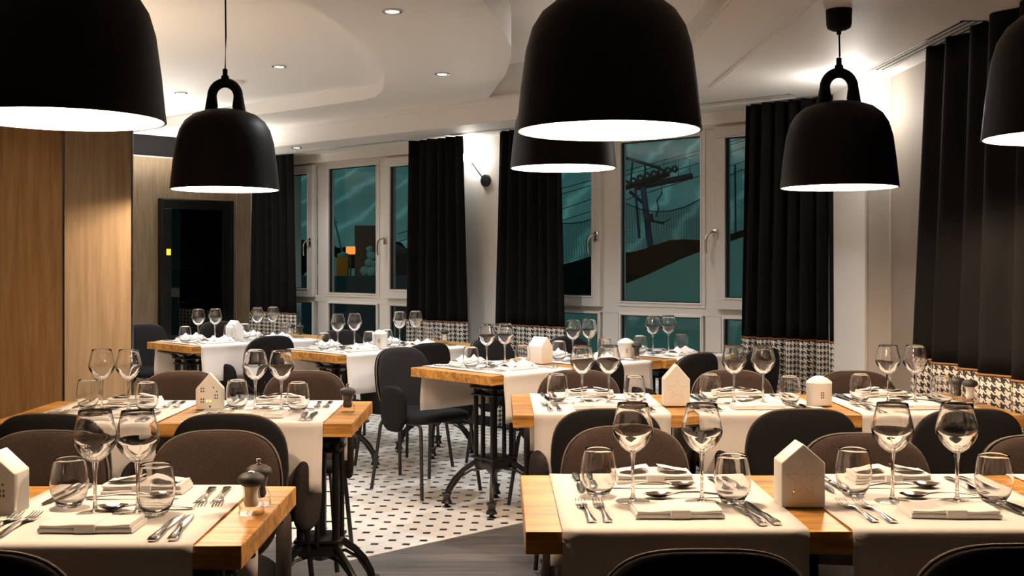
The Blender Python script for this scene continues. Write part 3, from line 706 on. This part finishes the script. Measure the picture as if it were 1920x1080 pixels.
def cover(T, uc, cname, near='flat', far='bow', w_=.485, wine=((-.075, -.035), (.075, -.045)), tum=((-.14, .03), (.14, -.05)), run=None):
    vc = T.W / 2; S = (cname + ' ' if cname else '') + T.short; c = 'at the ' + S if not cname else 'at ' + S
    if run is not False: runner(T, uc, w_, ('white linen runner under the ' + S) if cname else 'white linen runner across the ' + T.short, seed=int(uc * 100) + int(T.N.y * 10))
    a0, a1 = T.ends
    for k, (du, dv) in enumerate(wine): place_glass(T, uc + du + jit(.004), vc + dv + jit(.004), '%s-standing wine glass %s' % (T.ends[k].replace(' ', '-'), c))
    for k, (du, dv) in enumerate(tum): place_tumbler(T, uc + du + jit(.004), vc + dv + jit(.004), 'water tumbler on the %s %s' % (T.ends[k], c))
    for sd, sg, rot in (('near', 1, 0), ('far', -1, 180)):
        for k, (du, nm) in enumerate(((-.185, 'outer'), (-.150, 'inner'))):
            place_cut(T, FK, 'fork', 'fork', uc + sg * du, vc - sg * (.135 + .02 * sg * (k == 9)) + jit(.006), rot + 3 + jit(3), '%s steel fork, %s side, %s' % (nm, sd, c), 'steel forks')
        for k, (du, nm) in enumerate(((.178, 'outer'), (.150, 'inner'))):
            place_cut(T, KN, 'knife', 'knife', uc + sg * du, vc - sg * .155 + jit(.006), rot + 4 + jit(4), '%s steel knife, %s side, %s' % (nm, sd, c), 'steel knives')
        place_cut(T, SP, 'spoon', 'spoon', uc + (.055 if sg == 1 else -.01), vc + (.006 if sg == 1 else .115), (93 if sg == 1 else -90) + jit(3), 'dessert spoon, %s side, %s' % (sd, c), 'steel dessert spoons')
        kind = near if sg == 1 else far
        place_napkin(T, uc + jit(.004), vc - sg * (.155 if sg == 1 else .205), rot + jit(3), kind, 'folded banded napkin, %s side, %s' % (sd, c))
cover(T1, .875, '', w_=.47, wine=((-.036, -.03), (.052, -.035)), tum=((-.115, .03), (.095, -.04)))
runner(T1, .305, .47, 'white linen runner behind the white house lantern, at the picture edge', seed=9)
cover(T2, .315, 'aisle-end cover of'); cover(T2, .885, 'middle cover of', wine=((-.078, -.035), (.062, -.045)))
runner(T2, 1.455, .485, 'white linen runner at the side-wall end of the front star-lantern table', seed=8)
n46 = ((-.048, -.01), (.048, -.02)); n53 = ((-.053, -.015), (.053, -.02)); n60 = ((-.060, 0), (.060, -.01))
cover(T3, .325, 'column-end cover of', w_=.47, wine=n46, tum=((-.108, .03), (.122, -.04))); cover(T3, .87, 'mill-end cover of', w_=.47, wine=n46, tum=((-.118, .03), (.110, -.04)))
cover(T4, .31, 'aisle-end cover of', w_=.475, wine=n53); cover(T4, .88, 'middle cover of', w_=.475, wine=n53); cover(T4, 1.445, 'curtain-end cover of', w_=.475, wine=n53)
cover(T5, .305, 'aisle-end cover of', 'peak', 'peak', .46, wine=n60); cover(T5, .925, 'window-end cover of', 'peak', 'peak', .47, wine=n60)
cover(T8, .32, '', 'peak', 'peak', .46, wine=n60)
cover(T6, .275, 'aisle-end cover of', 'peak', 'peak', .44, wine=n60); cover(T6, .745, 'window-end cover of', 'peak', 'peak', .46, wine=n60)
cover(T7, .27, 'oak-wall-end cover of', 'peak', 'peak', .42, wine=n60); cover(T7, .715, 'window-end cover of', 'peak', 'peak', .44, wine=n60)

# ------------------------------------------------------------------ lanterns
def house_meshes(w_, d_, he, ha, pattern):
    a = MB(); bm = a.bm
    pts = [(-w_ / 2, 0), (w_ / 2, 0), (w_ / 2, he), (0, ha), (-w_ / 2, he)]
    f = [bm.verts.new((x, -d_ / 2, z)) for x, z in pts]; b = [bm.verts.new((x, d_ / 2, z)) for x, z in pts]
    bm.faces.new(f); bm.faces.new(b[::-1])
    for i in range(5): j = (i + 1) % 5; bm.faces.new((f[i], b[i], b[j], f[j]))
    bmesh.ops.recalc_face_normals(bm, faces=bm.faces)
    bmesh.ops.bevel(bm, geom=[e for e in bm.edges], offset=.003, segments=3, affect='EDGES', profile=.5)
    body = a.mesh('body', M['ceramic'], True, 35)
    hol = MB(); glow = MB()
    def dot(m, x, z, r): 
        m.loft([((x, -d_ / 2 - .0004, z), r, r), ((x, -d_ / 2 + .001, z), r, r)], 8, Vector((0, 0, 1)))
    if pattern == 'star':
        P = []
        cx, cz, Ro, Ri = 0, he * .62, w_ * .40, w_ * .17
        star = [(cx + (Ro if i % 2 == 0 else Ri) * math.sin(math.pi * i / 5), cz + (Ro if i % 2 == 0 else Ri) * math.cos(math.pi * i / 5)) for i in range(10)]
        for i in range(10):
            p, q_ = star[i], star[(i + 1) % 10]
            for k in range(5): P.append((p[0] + (q_[0] - p[0]) * k / 5, p[1] + (q_[1] - p[1]) * k / 5))
        for (x, z) in P:
            lit = x < -.004 and z < cz - .02 and z > cz - .055 and x > -.028
            dot(glow if lit and random.random() < .5 else hol, x, z, .00085)
    if pattern == 'windows':
        for (x, z) in ((-.026, .070), (-.026, .032), (.022, .045)):
            for i in (-1, 1):
                for j in (-1, 1): hol.box(x + i * .004 - .0022, x + i * .004 + .0022, -d_ / 2 - .0006, -d_ / 2 + .001, z + j * .005 - .003, z + j * .005 + .003)
        for (x, z, s_) in ((.012, .078, .0022), (.024, .063, .002), (0, .010, .003)): hol.box(x - s_, x + s_, -d_ / 2 - .0006, -d_ / 2 + .001, z - s_ * 1.3, z + s_ * 1.3)
        for (x, z) in ((-.010, .030), (.001, .030)): glow.box(x - .003, x + .003, -d_ / 2 - .0005, -d_ / 2 + .001, z - .003, z + .003)
    return body, (hol.mesh('cutouts', M['hole'], False) if len(hol.bm.verts) else None), (glow.mesh('glow', M['tealight'], False) if len(glow.bm.verts) else None)
def house(T, u, v, rot, dims, pattern, label):
    r = thing('house_lantern', label, 'lantern', T.p(u, v, TZ + .004), T.th + R(rot), 'white ceramic tealight lanterns')
    b, h, g = house_meshes(*dims, pattern); put('ceramic_body', b, r)
    if h: put('cutouts', h, r, label='small dark pierced holes')
    if g: put('tealight_glow', g, r, label='yellow glow through the holes')
house(T2, .600, .235, 0, (.094, .070, .095, .136), 'star', 'large white house lantern pierced with a dotted star, front star-lantern table')
house(T4, .600, .235, 0, (.094, .070, .098, .152), 'star', 'white house lantern pierced with a dotted star on the second-row table')
house(T3, .645, .35, 12, (.098, .055, .072, .128), 'windows', 'white house lantern with pierced square windows before the second-row oak column table chairs')
house(T1, .625, .275, 0, (.098, .075, .085, .130), 'windows', 'white house lantern with textured roof, cut by the picture edge')
house(T5, .62, .30, 0, (.085, .10, .090, .138), 'plain', 'plain unpierced white house lantern on the angled aisle table')
house(T7, .50, .34, 0, (.085, .10, .085, .132), 'plain', 'plain unpierced white house lantern on the table by the wine fridge')
def round_lantern(T, u, v, label, rot=0):
    r = thing('round_lantern', label, 'lantern', T.p(u, v, TZ + .004), T.th + R(rot), 'white ceramic tealight lanterns')
    a = MB().lathe([(0, 0), (.043, 0), (.046, .003), (.046, .078), (.047, .082), (.044, .087), (.03, .098), (.012, .106), (0, .107)], 36); put('ceramic_body', a.mesh('body', M['ceramic'], True, 40), r)
    a = MB()
    for i in (-1, 1):
        for j in (-1, 0, 1): a.box(i * .0035 - .0018, i * .0035 + .0018, -.0475, -.044, .040 + j * .009 - .003, .040 + j * .009 + .003)
    put('cutouts', a.mesh('cutouts', M['hole'], False), r)
round_lantern(T4, 1.13, .25, 'round white ceramic lantern with conical roof on the second-row star-lantern table')
round_lantern(T6, .545, .32, 'small round white lantern on the angled table before the narrow window', -44)
round_lantern(T5, 1.205, .22, 'small round white lantern by a peppermill below the ski-lift window', -43)

# ------------------------------------------------------------------ mills
def mill_meshes():
    b = MB(); bm = b.bm
    st = [(.0265, 0), (.027, .004), (.024, .014), (.0265, .019), (.022, .026), (.0175, .036), (.0165, .045), (.019, .056), (.0195, .060)]
    rings = []
    for r_, z in st:
        k = max(0, min(1, (.03 - z) / .03)); ring = []
        for i in range(24):
            an = 2 * math.pi * i / 24; sq = 1 / max(abs(math.cos(an)), abs(math.sin(an))); rr = r_ * (1 + k * .28 * (sq - 1) / .414 * .5)
            ring.append(bm.verts.new((rr * math.cos(an), rr * math.sin(an), z)))
        rings.append(ring)
    for p, q_ in zip(rings, rings[1:]):
        for i in range(24): j = (i + 1) % 24; bm.faces.new((p[i], p[j], q_[j], q_[i]))
    bm.faces.new(rings[0][::-1]); bm.faces.new(rings[-1])
    body = b.mesh('glass_body', M['glass'], True, 25)
    fill = MB().lathe([(0, .016), (.013, .016), (.0165, .024), (.0140, .036), (.0135, .045), (.0165, .0585), (0, .0585)], 16)
    cap = MB().lathe([(0, .0602), (.020, .0602), (.0275, .066), (.0285, .072), (.026, .078), (.018, .084), (.008, .0865), (0, .087)], 28)
    knob = MB().lathe([(0, .0872), (.0065, .0872), (.0065, .0885), (.003, .090), (.003, .0925), (.0055, .0935), (.0055, .0985), (0, .0995)], 14)
    disc = MB().lathe([(0, .0872), (.008, .0870), (.007, .0885), (0, .089)], 16)
    return body, fill.mesh('fs', M['salt']), None, cap.mesh('cap', M['rubber']), knob.mesh('knob', M['knob']), disc.mesh('disc', M['knob'])
ML = mill_meshes(); FP = ML[1].copy(); FP.materials.clear(); FP.materials.append(M['pepper'])
def mill(T, u, v, kind, label):
    r = thing('pepper_mill' if kind == 'pepper' else 'salt_mill', label, 'mill', T.p(u, v, TZ + (.0035 if not getattr(T, 'onr', 0) else .005)), T.th + R(12), 'small glass mills with black caps')
    put('glass_body', ML[0], r); put('filling', FP if kind == 'pepper' else ML[1], r, label='black peppercorns' if kind == 'pepper' else 'white salt'); put('cap', ML[3], r)
    put('knob', ML[4] if kind == 'pepper' else ML[5], r)
mill(T1, 1.162, .255, 'salt', 'salt mill with flat black cap, nearer of two at the front table corner')
mill(T1, 1.158, .345, 'pepper', 'peppermill with steel knob behind the salt mill, front table corner')
mill(T3, 1.15, .26, 'pepper', 'single peppermill at the aisle end of the second-row oak column table')
mill(T4, 1.715, .32, 'salt', 'salt mill before the side-wall curtain, second-row table end')
mill(T4, 1.70, .40, 'pepper', 'peppermill beside the salt mill before the side-wall curtain')
mill(T5, 1.19, .13, 'pepper', 'peppermill beside the small round lantern below the ski-lift window')
mill(T6, 1.06, .30, 'salt', 'salt mill before the houndstooth hem near the globe sconce')
mill(T7, .96, .35, 'salt', 'salt mill at the window end of the wine-fridge table')
mill(T7, .98, .27, 'pepper', 'peppermill at the window end of the wine-fridge table')

# ------------------------------------------------------------------ chairs
def pad(w0, w1, h, t, curve, seg=20, rad=.11, lean=0.0, tight=3.2):
    """upright rounded cushion, facing +y; w0 bottom half width, w1 mid half width, curved about z"""
    a = MB(); bm = a.bm; prof = [(1.0, 0.0), (.985, .42), (.93, .8), (.85, 1.0)]
    def ring(sc_, yoff):
        vs = []
        for i in range(seg * 2):
            an = 2 * math.pi * i / (seg * 2); c, s_ = math.cos(an), math.sin(an)
            ex = 2.0 / tight
            x = (abs(c) ** ex) * (1 if c >= 0 else -1); z = (abs(s_) ** ex) * (1 if s_ >= 0 else -1)
            ww = w1 + (w0 - w1) * max(0, -z) ** 1.5
            X = x * ww * sc_; Z = z * h / 2 * (1 - (1 - sc_) * w1 / (h / 2))
            vs.append(bm.verts.new((X, yoff + curve * (X / w1) ** 2 - lean * (Z / h + .5), Z + h / 2)))
        return vs
    rings = [ring(1 - (1 - p[0]) * 1.0, -t / 2 * p[1]) for p in reversed(prof)] + [ring(p[0], t / 2 * p[1]) for p in prof[1:]]
    for p, q_ in zip(rings, rings[1:]):
        n = len(p)
        for i in range(n): j = (i + 1) % n; bm.faces.new((p[i], p[j], q_[j], q_[i]))
    for rg, k in ((rings[0], -1), (rings[-1], 1)):
        c = sum((v.co for v in rg), Vector()) / len(rg)
        # inner concentric ring for a smooth face
        prev = rg
        for f in (.66, .33):
            nr = []
            for v in rg:
                X = c.x + (v.co.x - c.x) * f; Z = c.z + (v.co.z - c.z) * f
                nr.append(bm.verts.new((X, k * t / 2 * 1.02 + curve * (X / w1) ** 2 - lean * (Z / h), Z)))
            n = len(rg)
            for i in range(n): j = (i + 1) % n; bm.faces.new((prev[i], prev[j], nr[j], nr[i]))
            prev = nr
        cv = bm.verts.new((c.x, k * t / 2 * 1.02 - lean * (c.z / h), c.z))
        for i in range(len(prev)): bm.faces.new((prev[i], prev[(i + 1) % len(prev)], cv))
    return a
def rim(w0, w1, h, yoff, curve, lean, r=.003, tight=3.2):
    a = MB(); pts = []
    for i in range(49):
        an = 2 * math.pi * i / 48; c, s_ = math.cos(an), math.sin(an); ex = 2.0 / tight
        x = (abs(c) ** ex) * (1 if c >= 0 else -1); z = (abs(s_) ** ex) * (1 if s_ >= 0 else -1)
        ww = w1 + (w0 - w1) * max(0, -z) ** 1.5; X = x * ww; Z = z * h / 2
        pts.append((X, yoff + curve * (X / w1) ** 2 - lean * (Z / h + .5), Z + h / 2))
    a.tube(pts, r, 6); return a
def chair_meshes():
    W_ = .183
    back_in = pad(.150, W_ - .004, .36, .030, .030, lean=.045).mesh('backrest', M['fabric'], True, 80); back_in.transform(Matrix.Translation((0, -.185, .395)))
    back_out = pad(.152, W_, .365, .026, .030, lean=.045).mesh('back_shell', M['shell'], True, 80); back_out.transform(Matrix.Translation((0, -.212, .391)))
    pipe = rim(.151, W_ - .001, .362, -.199, .030, .045, .0032).mesh('piping', M['piping'], True, 80); pipe.transform(Matrix.Translation((0, 0, .393)))
    s = pad(.19, .205, .40, .055, .012, tight=3.0).mesh('seat', M['shell'], True, 80); s.transform(Matrix.Translation((0, -.19, .415)) @ Matrix.Rotation(R(-90), 4, 'X'))
    arm = pad(.104, .124, .240, .036, .004, tight=3.2).mesh('armrest', M['armwool'], True, 80)
    legs = []
    for sx in (-1, 1):
        for sy in (-1, 1):
            a = MB().tube([(sx * .160, sy * .10, .385), (sx * .163, sy * .135, .384), (sx * .168, sy * .160, .375), (sx * .172, sy * .172, .35), (sx * .200, sy * .215, .008)], .0095, 10)
            legs.append(a.mesh('leg', M['black']))
    fr_ = MB()
    for sx in (-1, 1): fr_.tube([(sx * .160, -.10, .385), (sx * .160, .10, .385)], .0095, 10); fr_.tube([(sx * .175, -.05, .39), (sx * .215, -.03, .41), (sx * .222, -.02, .45)], .009, 8)
    fr_.tube([(-.160, 0, .385), (.160, 0, .385)], .0095, 10); fr_.tube([(-.05, -.17, .40), (-.05, -.215, .42), (-.05, -.225, .47)], .010, 8); fr_.tube([(.05, -.17, .40), (.05, -.215, .42), (.05, -.225, .47)], .010, 8)
    return back_in, back_out, pipe, s, arm, legs, fr_.mesh('seat_frame', M['black'])
CH = chair_meshes()
GREY = fabric('charcoal_wool_pad', (.012, .0115, .012), (.028, .027, .028))
CH_G = [CH[0].copy(), CH[4].copy()]
for me_, m_ in ((CH_G[0], GREY), (CH_G[1], M['shell'])): me_.materials.clear(); me_.materials.append(m_)
def chair(bx, by, face, label, grp):
    """bx,by: where the top of the backrest stands; face: heading in degrees of the sitter"""
    d = Vector((math.cos(R(face)), math.sin(R(face)), 0)); o = Vector((bx, by, .003)) + d * .235
    r = thing('dining_chair', label, 'chair', o, R(face - 90), grp)
    g3 = grp == G3; put('backrest', CH_G[0] if g3 else CH[0], r, label='dark grey front pad' if g3 else 'brown-grey front pad'); sh = put('back_shell', CH[1], r, label='charcoal rear pad'); put('piping', CH[2], sh)
    put('seat', CH[3], r); put('seat_frame', CH[6], r)
    for l in CH[5]: put('leg', l, r)
    for sx in (-1, 1):
        q_ = put('armrest', CH_G[1] if g3 else CH[4], r, (sx * .214, -.01, .338), R(90 + sx * 6)); q_.rotation_euler = (0, 0, R(90 - sx * 8))
G1 = 'chairs round the front tables'; G2 = 'chairs round the second-row tables'; G3 = 'chairs round the angled tables'
chair(.338, 1.850, 90, 'dark chair back cut by the picture bottom, before the aisle end of front star-lantern table', G1)
chair(.872, 1.885, 91, 'dark chair back cut by the picture corner, near side of front star-lantern table', G1)
chair(.350, 3.22, -90, 'brown upholstered chair facing the aisle-end cover of front star-lantern table', G1)
chair(.985, 3.09, -90, 'brown upholstered chair facing the middle cover of front star-lantern table', G1)
chair(1.455, 3.05, -90, 'brown upholstered chair cut by picture edge, far side of front star-lantern table', G1)
chair(-.882, 1.845, 90, 'dark chair back at picture corner, near side of front table with two mills', G1)
chair(-.788, 3.14, -88, 'brown upholstered chair facing the cover beside the two mills', G1)
chair(-1.262, 3.14, -90, 'brown upholstered chair behind the house lantern, front table with two mills', G1)
chair(-.853, 3.50, 90, 'dark-backed chair at the mill end of second-row table beside oak column', G2)
chair(-1.41, 3.50, 90, 'dark-backed chair at the column end of second-row table beside oak column', G2)
chair(-1.37, 4.85, -90, 'brown chair against the oak column side, far side of second-row table', G2)
chair(-.845, 4.87, -90, 'brown chair behind the peppermill, far side of second-row oak column table', G2)
chair(.345, 3.62, 90, 'dark-backed chair at the aisle end, near side of second-row star-lantern table', G2)
chair(.975, 3.62, 90, 'dark-backed chair at the middle, near side of second-row star-lantern table', G2)
chair(1.510, 3.62, 90, 'dark-backed chair at the curtain end, near side of second-row star-lantern table', G2)
chair(.335, 4.90, -90, 'brown chair at the aisle end, far side of second-row star-lantern table', G2)
chair(1.00, 4.90, -90, 'brown chair behind the middle cover, far side of second-row star-lantern table', G2)
chair(1.52, 4.86, -90, 'brown chair behind the curtain-end cover, far side of second-row star-lantern table', G2)
chair(-.565, 6.20, -47, 'charcoal armchair at the bare end of the angled aisle table', G3)
chair(-.08, 6.98, -47, 'charcoal chair behind the wine glasses, window side of the angled aisle table', G3)
chair(.41, 7.13, -47, 'charcoal chair behind the plain house lantern on the angled aisle table', G3)
chair(.49, 5.45, 133, 'charcoal chair at the near side of the angled aisle table, nearest the pedestal', G3)
chair(1.026, 5.82, 133, 'black-looking chair behind the second-row star lantern, below the ski-lift window', G3)
chair(1.44, 6.18, 133, 'black-looking chair before the wide houndstooth curtain', G3)
chair(-.42, 6.55, 134, 'charcoal chair at the near side of the angled round-lantern table', G3)
chair(-1.12, 7.78, -46, 'charcoal chair below the narrow window at the angled round-lantern table', G3)
chair(-1.46, 7.17, 134, 'charcoal armchair at the near side of the angled wine-fridge table', G3)
chair(-2.72, 8.55, -46, 'charcoal chair against the oak wall, left of the wine fridge', G3)
chair(-2.25, 8.92, -46, 'charcoal chair directly before the wine fridge', G3)

# ------------------------------------------------------------------ outside
a = MB()
def mt(u, v):
    x = -260 + 560 * u; y = 118 + 300 * v
    return Vector((x, y, -1.2 + (y - 118) * .34 + 5 * math.sin(x * .02 + 1) * v + 2.5 * math.sin(x * .06 + y * .05) * v + (x * .03) * v))
a.grid(mt, 60, 40); struct('mountain_slope', a.mesh('slope', M['snow']))
a = MB().prism([(-60, 9), (60, 0), (70, 118), (-160, 118)], -1.6, -1.5)
o = struct('snowfield', a.mesh('ground', M['snow_near'], False)); o.location = (0, 2.5, 0)
# bank rising right behind the ski-lift window, shade put in its colour
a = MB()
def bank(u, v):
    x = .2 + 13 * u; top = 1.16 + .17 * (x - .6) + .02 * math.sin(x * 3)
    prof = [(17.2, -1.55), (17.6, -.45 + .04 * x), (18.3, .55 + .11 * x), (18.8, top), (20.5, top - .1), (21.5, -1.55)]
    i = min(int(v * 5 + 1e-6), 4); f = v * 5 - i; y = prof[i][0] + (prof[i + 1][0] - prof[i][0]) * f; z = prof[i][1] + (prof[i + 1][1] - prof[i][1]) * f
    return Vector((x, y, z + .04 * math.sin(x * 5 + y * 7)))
a.grid(bank, 60, 10); struct('shaded_bank', a.mesh('bank', M['bank_shade']))
a = MB()
def lowsnow(u, v):
    x = .5 + 8 * u; y = 10.5 + 5.5 * v
    return Vector((x, y, -1.3 + (v ** .8) * (1.53 + .40 * x) + .02 * math.sin(x * 4 + y)))
a.grid(lowsnow, 30, 20); struct('snow_bank', a.mesh('snow_bank', M['snow_near']))
# safety net on posts along the bank
nt = thing('safety_net', 'black square-mesh safety net strung on posts along the bank', 'safety net', (4.0, 19.4, .9))
def ntop(x):
    P = [(.1, 2.35), (2.09, 2.27), (4.05, 2.86), (7.0, 3.4)]
    for (a0, z0), (a1, z1) in zip(P, P[1:]):
        if x <= a1: k = (x - a0) / (a1 - a0); return z0 + (z1 - z0) * k - .42 * (1 - (2 * k - 1) ** 2)
    return 3.4
def nbot(x): return 1.14 + .17 * (x - .6)
a = MB(); x = .9
while x < 6.6:
    a.tube([(x - 4, 0, nbot(x) - .9), (x - 4 + .02 * math.sin(x * 3), .02, (nbot(x) + ntop(x)) / 2 - .9), (x - 4, 0, ntop(x) - .9)], .0032, 3); x += .045
for k in range(34):
    pts = []; x = .9
    while x < 6.65: pts.append((x - 4, .005, nbot(x) + (ntop(x) - nbot(x)) * k / 33 - .9)); x += .25
    a.tube(pts, .0032 if k < 33 else .010, 3)
put('netting', a.mesh('netting', M['net'], False), nt)
for x in (2.09, 4.05): put('post', MB().tube([(x - 4, 0, -.6), (x - 4 - .02, 0, ntop(x) - .85)], .018, 8).mesh('post', M['darksteel']), nt)
# chairlift pylon
py = thing('chairlift_pylon', 'dark blue chairlift pylon with wheel train on the slope outside', 'ski lift', (13.6, 108, -1.5))
a = MB().tube([(1.35, 0, 0), (.6, 0, 5), (0, 0, 9.9)], [.34, .31, .28], 12); a.tube([(-.75, 0, 9.9), (-.35, 0, 5.0)], .13, 8); put('tower', a.mesh('tower', M['bluesteel']), py)
def beam(a, p, q_, t):
    a.tube([p, q_], t, 4)
a = MB(); beam(a, (-2.6, 0, 9.55), (2.5, 0, 11.2), .26); beam(a, (-.6, .3, 9.9), (4.8, .3, 11.0), .30); beam(a, (-1.9, 0, 12.8), (1.7, 0, 11.7), .16); beam(a, (-1.2, 0, 10.2), (-1.0, 0, 12.5), .09); beam(a, (.2, 0, 10.6), (.2, 0, 12.1), .09); beam(a, (-1.3, 0, 9.5), (.1, 0, 8.3), .16); put('crossarm', a.mesh('crossarm', M['darksteel'], False), py)
for k in range(9):
    me = MB().lathe([(.12, -.08), (.30, -.08), (.36, 0), (.30, .08), (.12, .08)], 14, close=True).mesh('wheel', M['darksteel']); me.transform(Matrix.Rotation(R(90), 4, 'X')); put('wheel', me, py, (-2.3 + k * .66, -.4, 9.9 + k * .215 + .2 * math.sin(k * .4)))
a = MB()
for x0 in (2.0, 3.4): a.tube([(x0, 0, 11.0), (x0, 0, 12.6), (x0 + 1.1, 0, 12.6), (x0 + 1.1, 0, 11.2)], .045, 6)
put('ladder_cage', a.mesh('cage', M['darksteel']), py)
lc = thing('lift_chair', 'empty two-seat lift chair hanging below the pylon cable', 'lift chair', (14.7, 107, 5.1))
a = MB().tube([(.5, 0, 3.7), (.55, 0, 2.6), (.1, 0, 2.0), (.25, 0, 1.2), (0, 0, .4)], .07, 8); put('hanger', a.mesh('hanger', M['darksteel']), lc)
a = MB().box(-.6, .8, -.25, .25, -.15, .05, Matrix.Rotation(R(12), 4, 'Y')); a.box(-.7, -.2, -.25, .25, .0, .8, Matrix.Rotation(R(-12), 4, 'Y')); a.tube([(.6, 0, -.1), (1.2, 0, .05), (1.35, 0, .3)], .06, 6); put('bench_seat', a.mesh('bench', M['darksteel'], False), lc)
for k, (z0, z1) in enumerate(((8.45, 11.93), (7.94, 11.62), (6.5, 10.75), (5.38, 9.47))):
    sl_ = (z1 - z0) / 12.6
    a = MB().tube([(x, 0, z0 + (x - 6.3) * sl_ - 10) for x in range(-10, 40, 5)], .04, 5)
    tag(put('lift_cable', a.mesh('cable', M['darksteel']), None, (0, 108.8 + .3 * k, 10)), ('topmost', 'second', 'third', 'lowest')[k] + ' dark chairlift cable of four rising across the night slope', 'cable', 'chairlift cables')
# left window view
a = MB()
rnd = random.Random(3)
def trees(u, v):
    x = -34 + 32 * u; h = 2.0 + .9 * (math.sin(x * 1.7) * .3 + rnd.random() * .35)
    return Vector((x, 60 + .6 * math.sin(x), -1.6 + (h + 1.6) * v))
a.grid(lambda u, v: trees(u, v), 90, 2); o = solid(put('tree_line', a.mesh('trees', M['conifer'], False)), 1.2); o['kind'] = 'stuff'; o['label'] = 'dark band of conifers below the lit snow slope'; o['category'] = 'trees'
a = MB()
def heap(u, v):
    x = -14 + 13 * u; h = 1.05 + .30 * math.sin(x * 1.3 + 1) + .25 * math.sin(x * 3.1) + .1 * math.sin(x * 7)
    return Vector((x, 34 + 2.5 * v, -1.2 + (h + 1.2) * math.sin(math.pi * min(v, 1))))
a.grid(heap, 80, 12); struct('snow_heap', a.mesh('heap', M['snow_near']))
a = MB().prism([(-30, 12.5), (.4, 10.6), (.4, 30), (-30, 30)], -1.49, -1.42); struct('car_park', a.mesh('car_park', M['asphalt'], False))
sl = thing('snow_lance', 'leaning steel snow lance on an orange padded base outside', 'snow lance', (-3.45, 24.5, -1.42))
a = MB().tube([(0, 0, 2.8), (-.29, 0, 4.02)], .022, 8); a.tube([(-.20, 0, 3.5), (-.11, 0, 3.52)], .015, 6); a.tube([(0, 0, 0), (0, 0, 2.3)], .05, 8); put('pole', a.mesh('pole', M['knob']), sl)
a = MB().box(-.12, .12, -.12, .12, 2.2, 2.76, bev=.02); put('padding', a.mesh('padding', M['orangepad']), sl)
a = MB().lathe([(0, 2.76), (.12, 2.76), (.13, 2.82), (0, 2.88)], 12); put('snow_cap', a.mesh('cap', M['snow_near']), sl)
sg_ = thing('lit_sign', 'small square orange lit sign outside the narrow window', 'sign', (-3.95, 29.5, -1.42))
a = MB().box(-.12, .12, -.02, .02, 2.85, 3.05); a.box(-.004, .004, -.024, -.02, 2.85, 3.05); put('lit_panel', a.mesh('sign', M['sign'], False), sg_); put('post', MB().tube([(0, 0, 0), (0, 0, 2.85)], .02, 8).mesh('post', M['darksteel']), sg_)
a = MB().box(-12, -1.2, 19.6, 20.2, -1.5, .98); struct('terrace_wall', a.mesh('terrace', M['asphalt'], False))
bd = thing('brown_box', 'brown box with snow-flecked front outside the narrow window', 'hut', (-3.75, 31, -1.42))  # plain brown box outside the narrow window
a = MB().box(-.29, .56, 0, 2, 0, 3.65); put('box_wall', a.mesh('box_wall', M['box_brown'], False), bd)
a = MB()
for (x, z, r_) in ((.12, 3.0, .10), (.17, 2.82, .13), (.10, 2.62, .12), (.22, 2.60, .10), (-.02, 2.40, .13), (.18, 2.38, .16), (.36, 2.36, .10)):
    bmesh.ops.create_icosphere(a.bm, subdivisions=2, radius=r_, matrix=Matrix.Translation((x, 0, z)))
for v in a.bm.verts: v.co.y *= .4; v.co.x += .02 * math.sin(v.co.z * 60); v.co.z += .02 * math.sin(v.co.x * 50)
put('snow_patch', a.mesh('snow_patch', M['snow_near']), bd)
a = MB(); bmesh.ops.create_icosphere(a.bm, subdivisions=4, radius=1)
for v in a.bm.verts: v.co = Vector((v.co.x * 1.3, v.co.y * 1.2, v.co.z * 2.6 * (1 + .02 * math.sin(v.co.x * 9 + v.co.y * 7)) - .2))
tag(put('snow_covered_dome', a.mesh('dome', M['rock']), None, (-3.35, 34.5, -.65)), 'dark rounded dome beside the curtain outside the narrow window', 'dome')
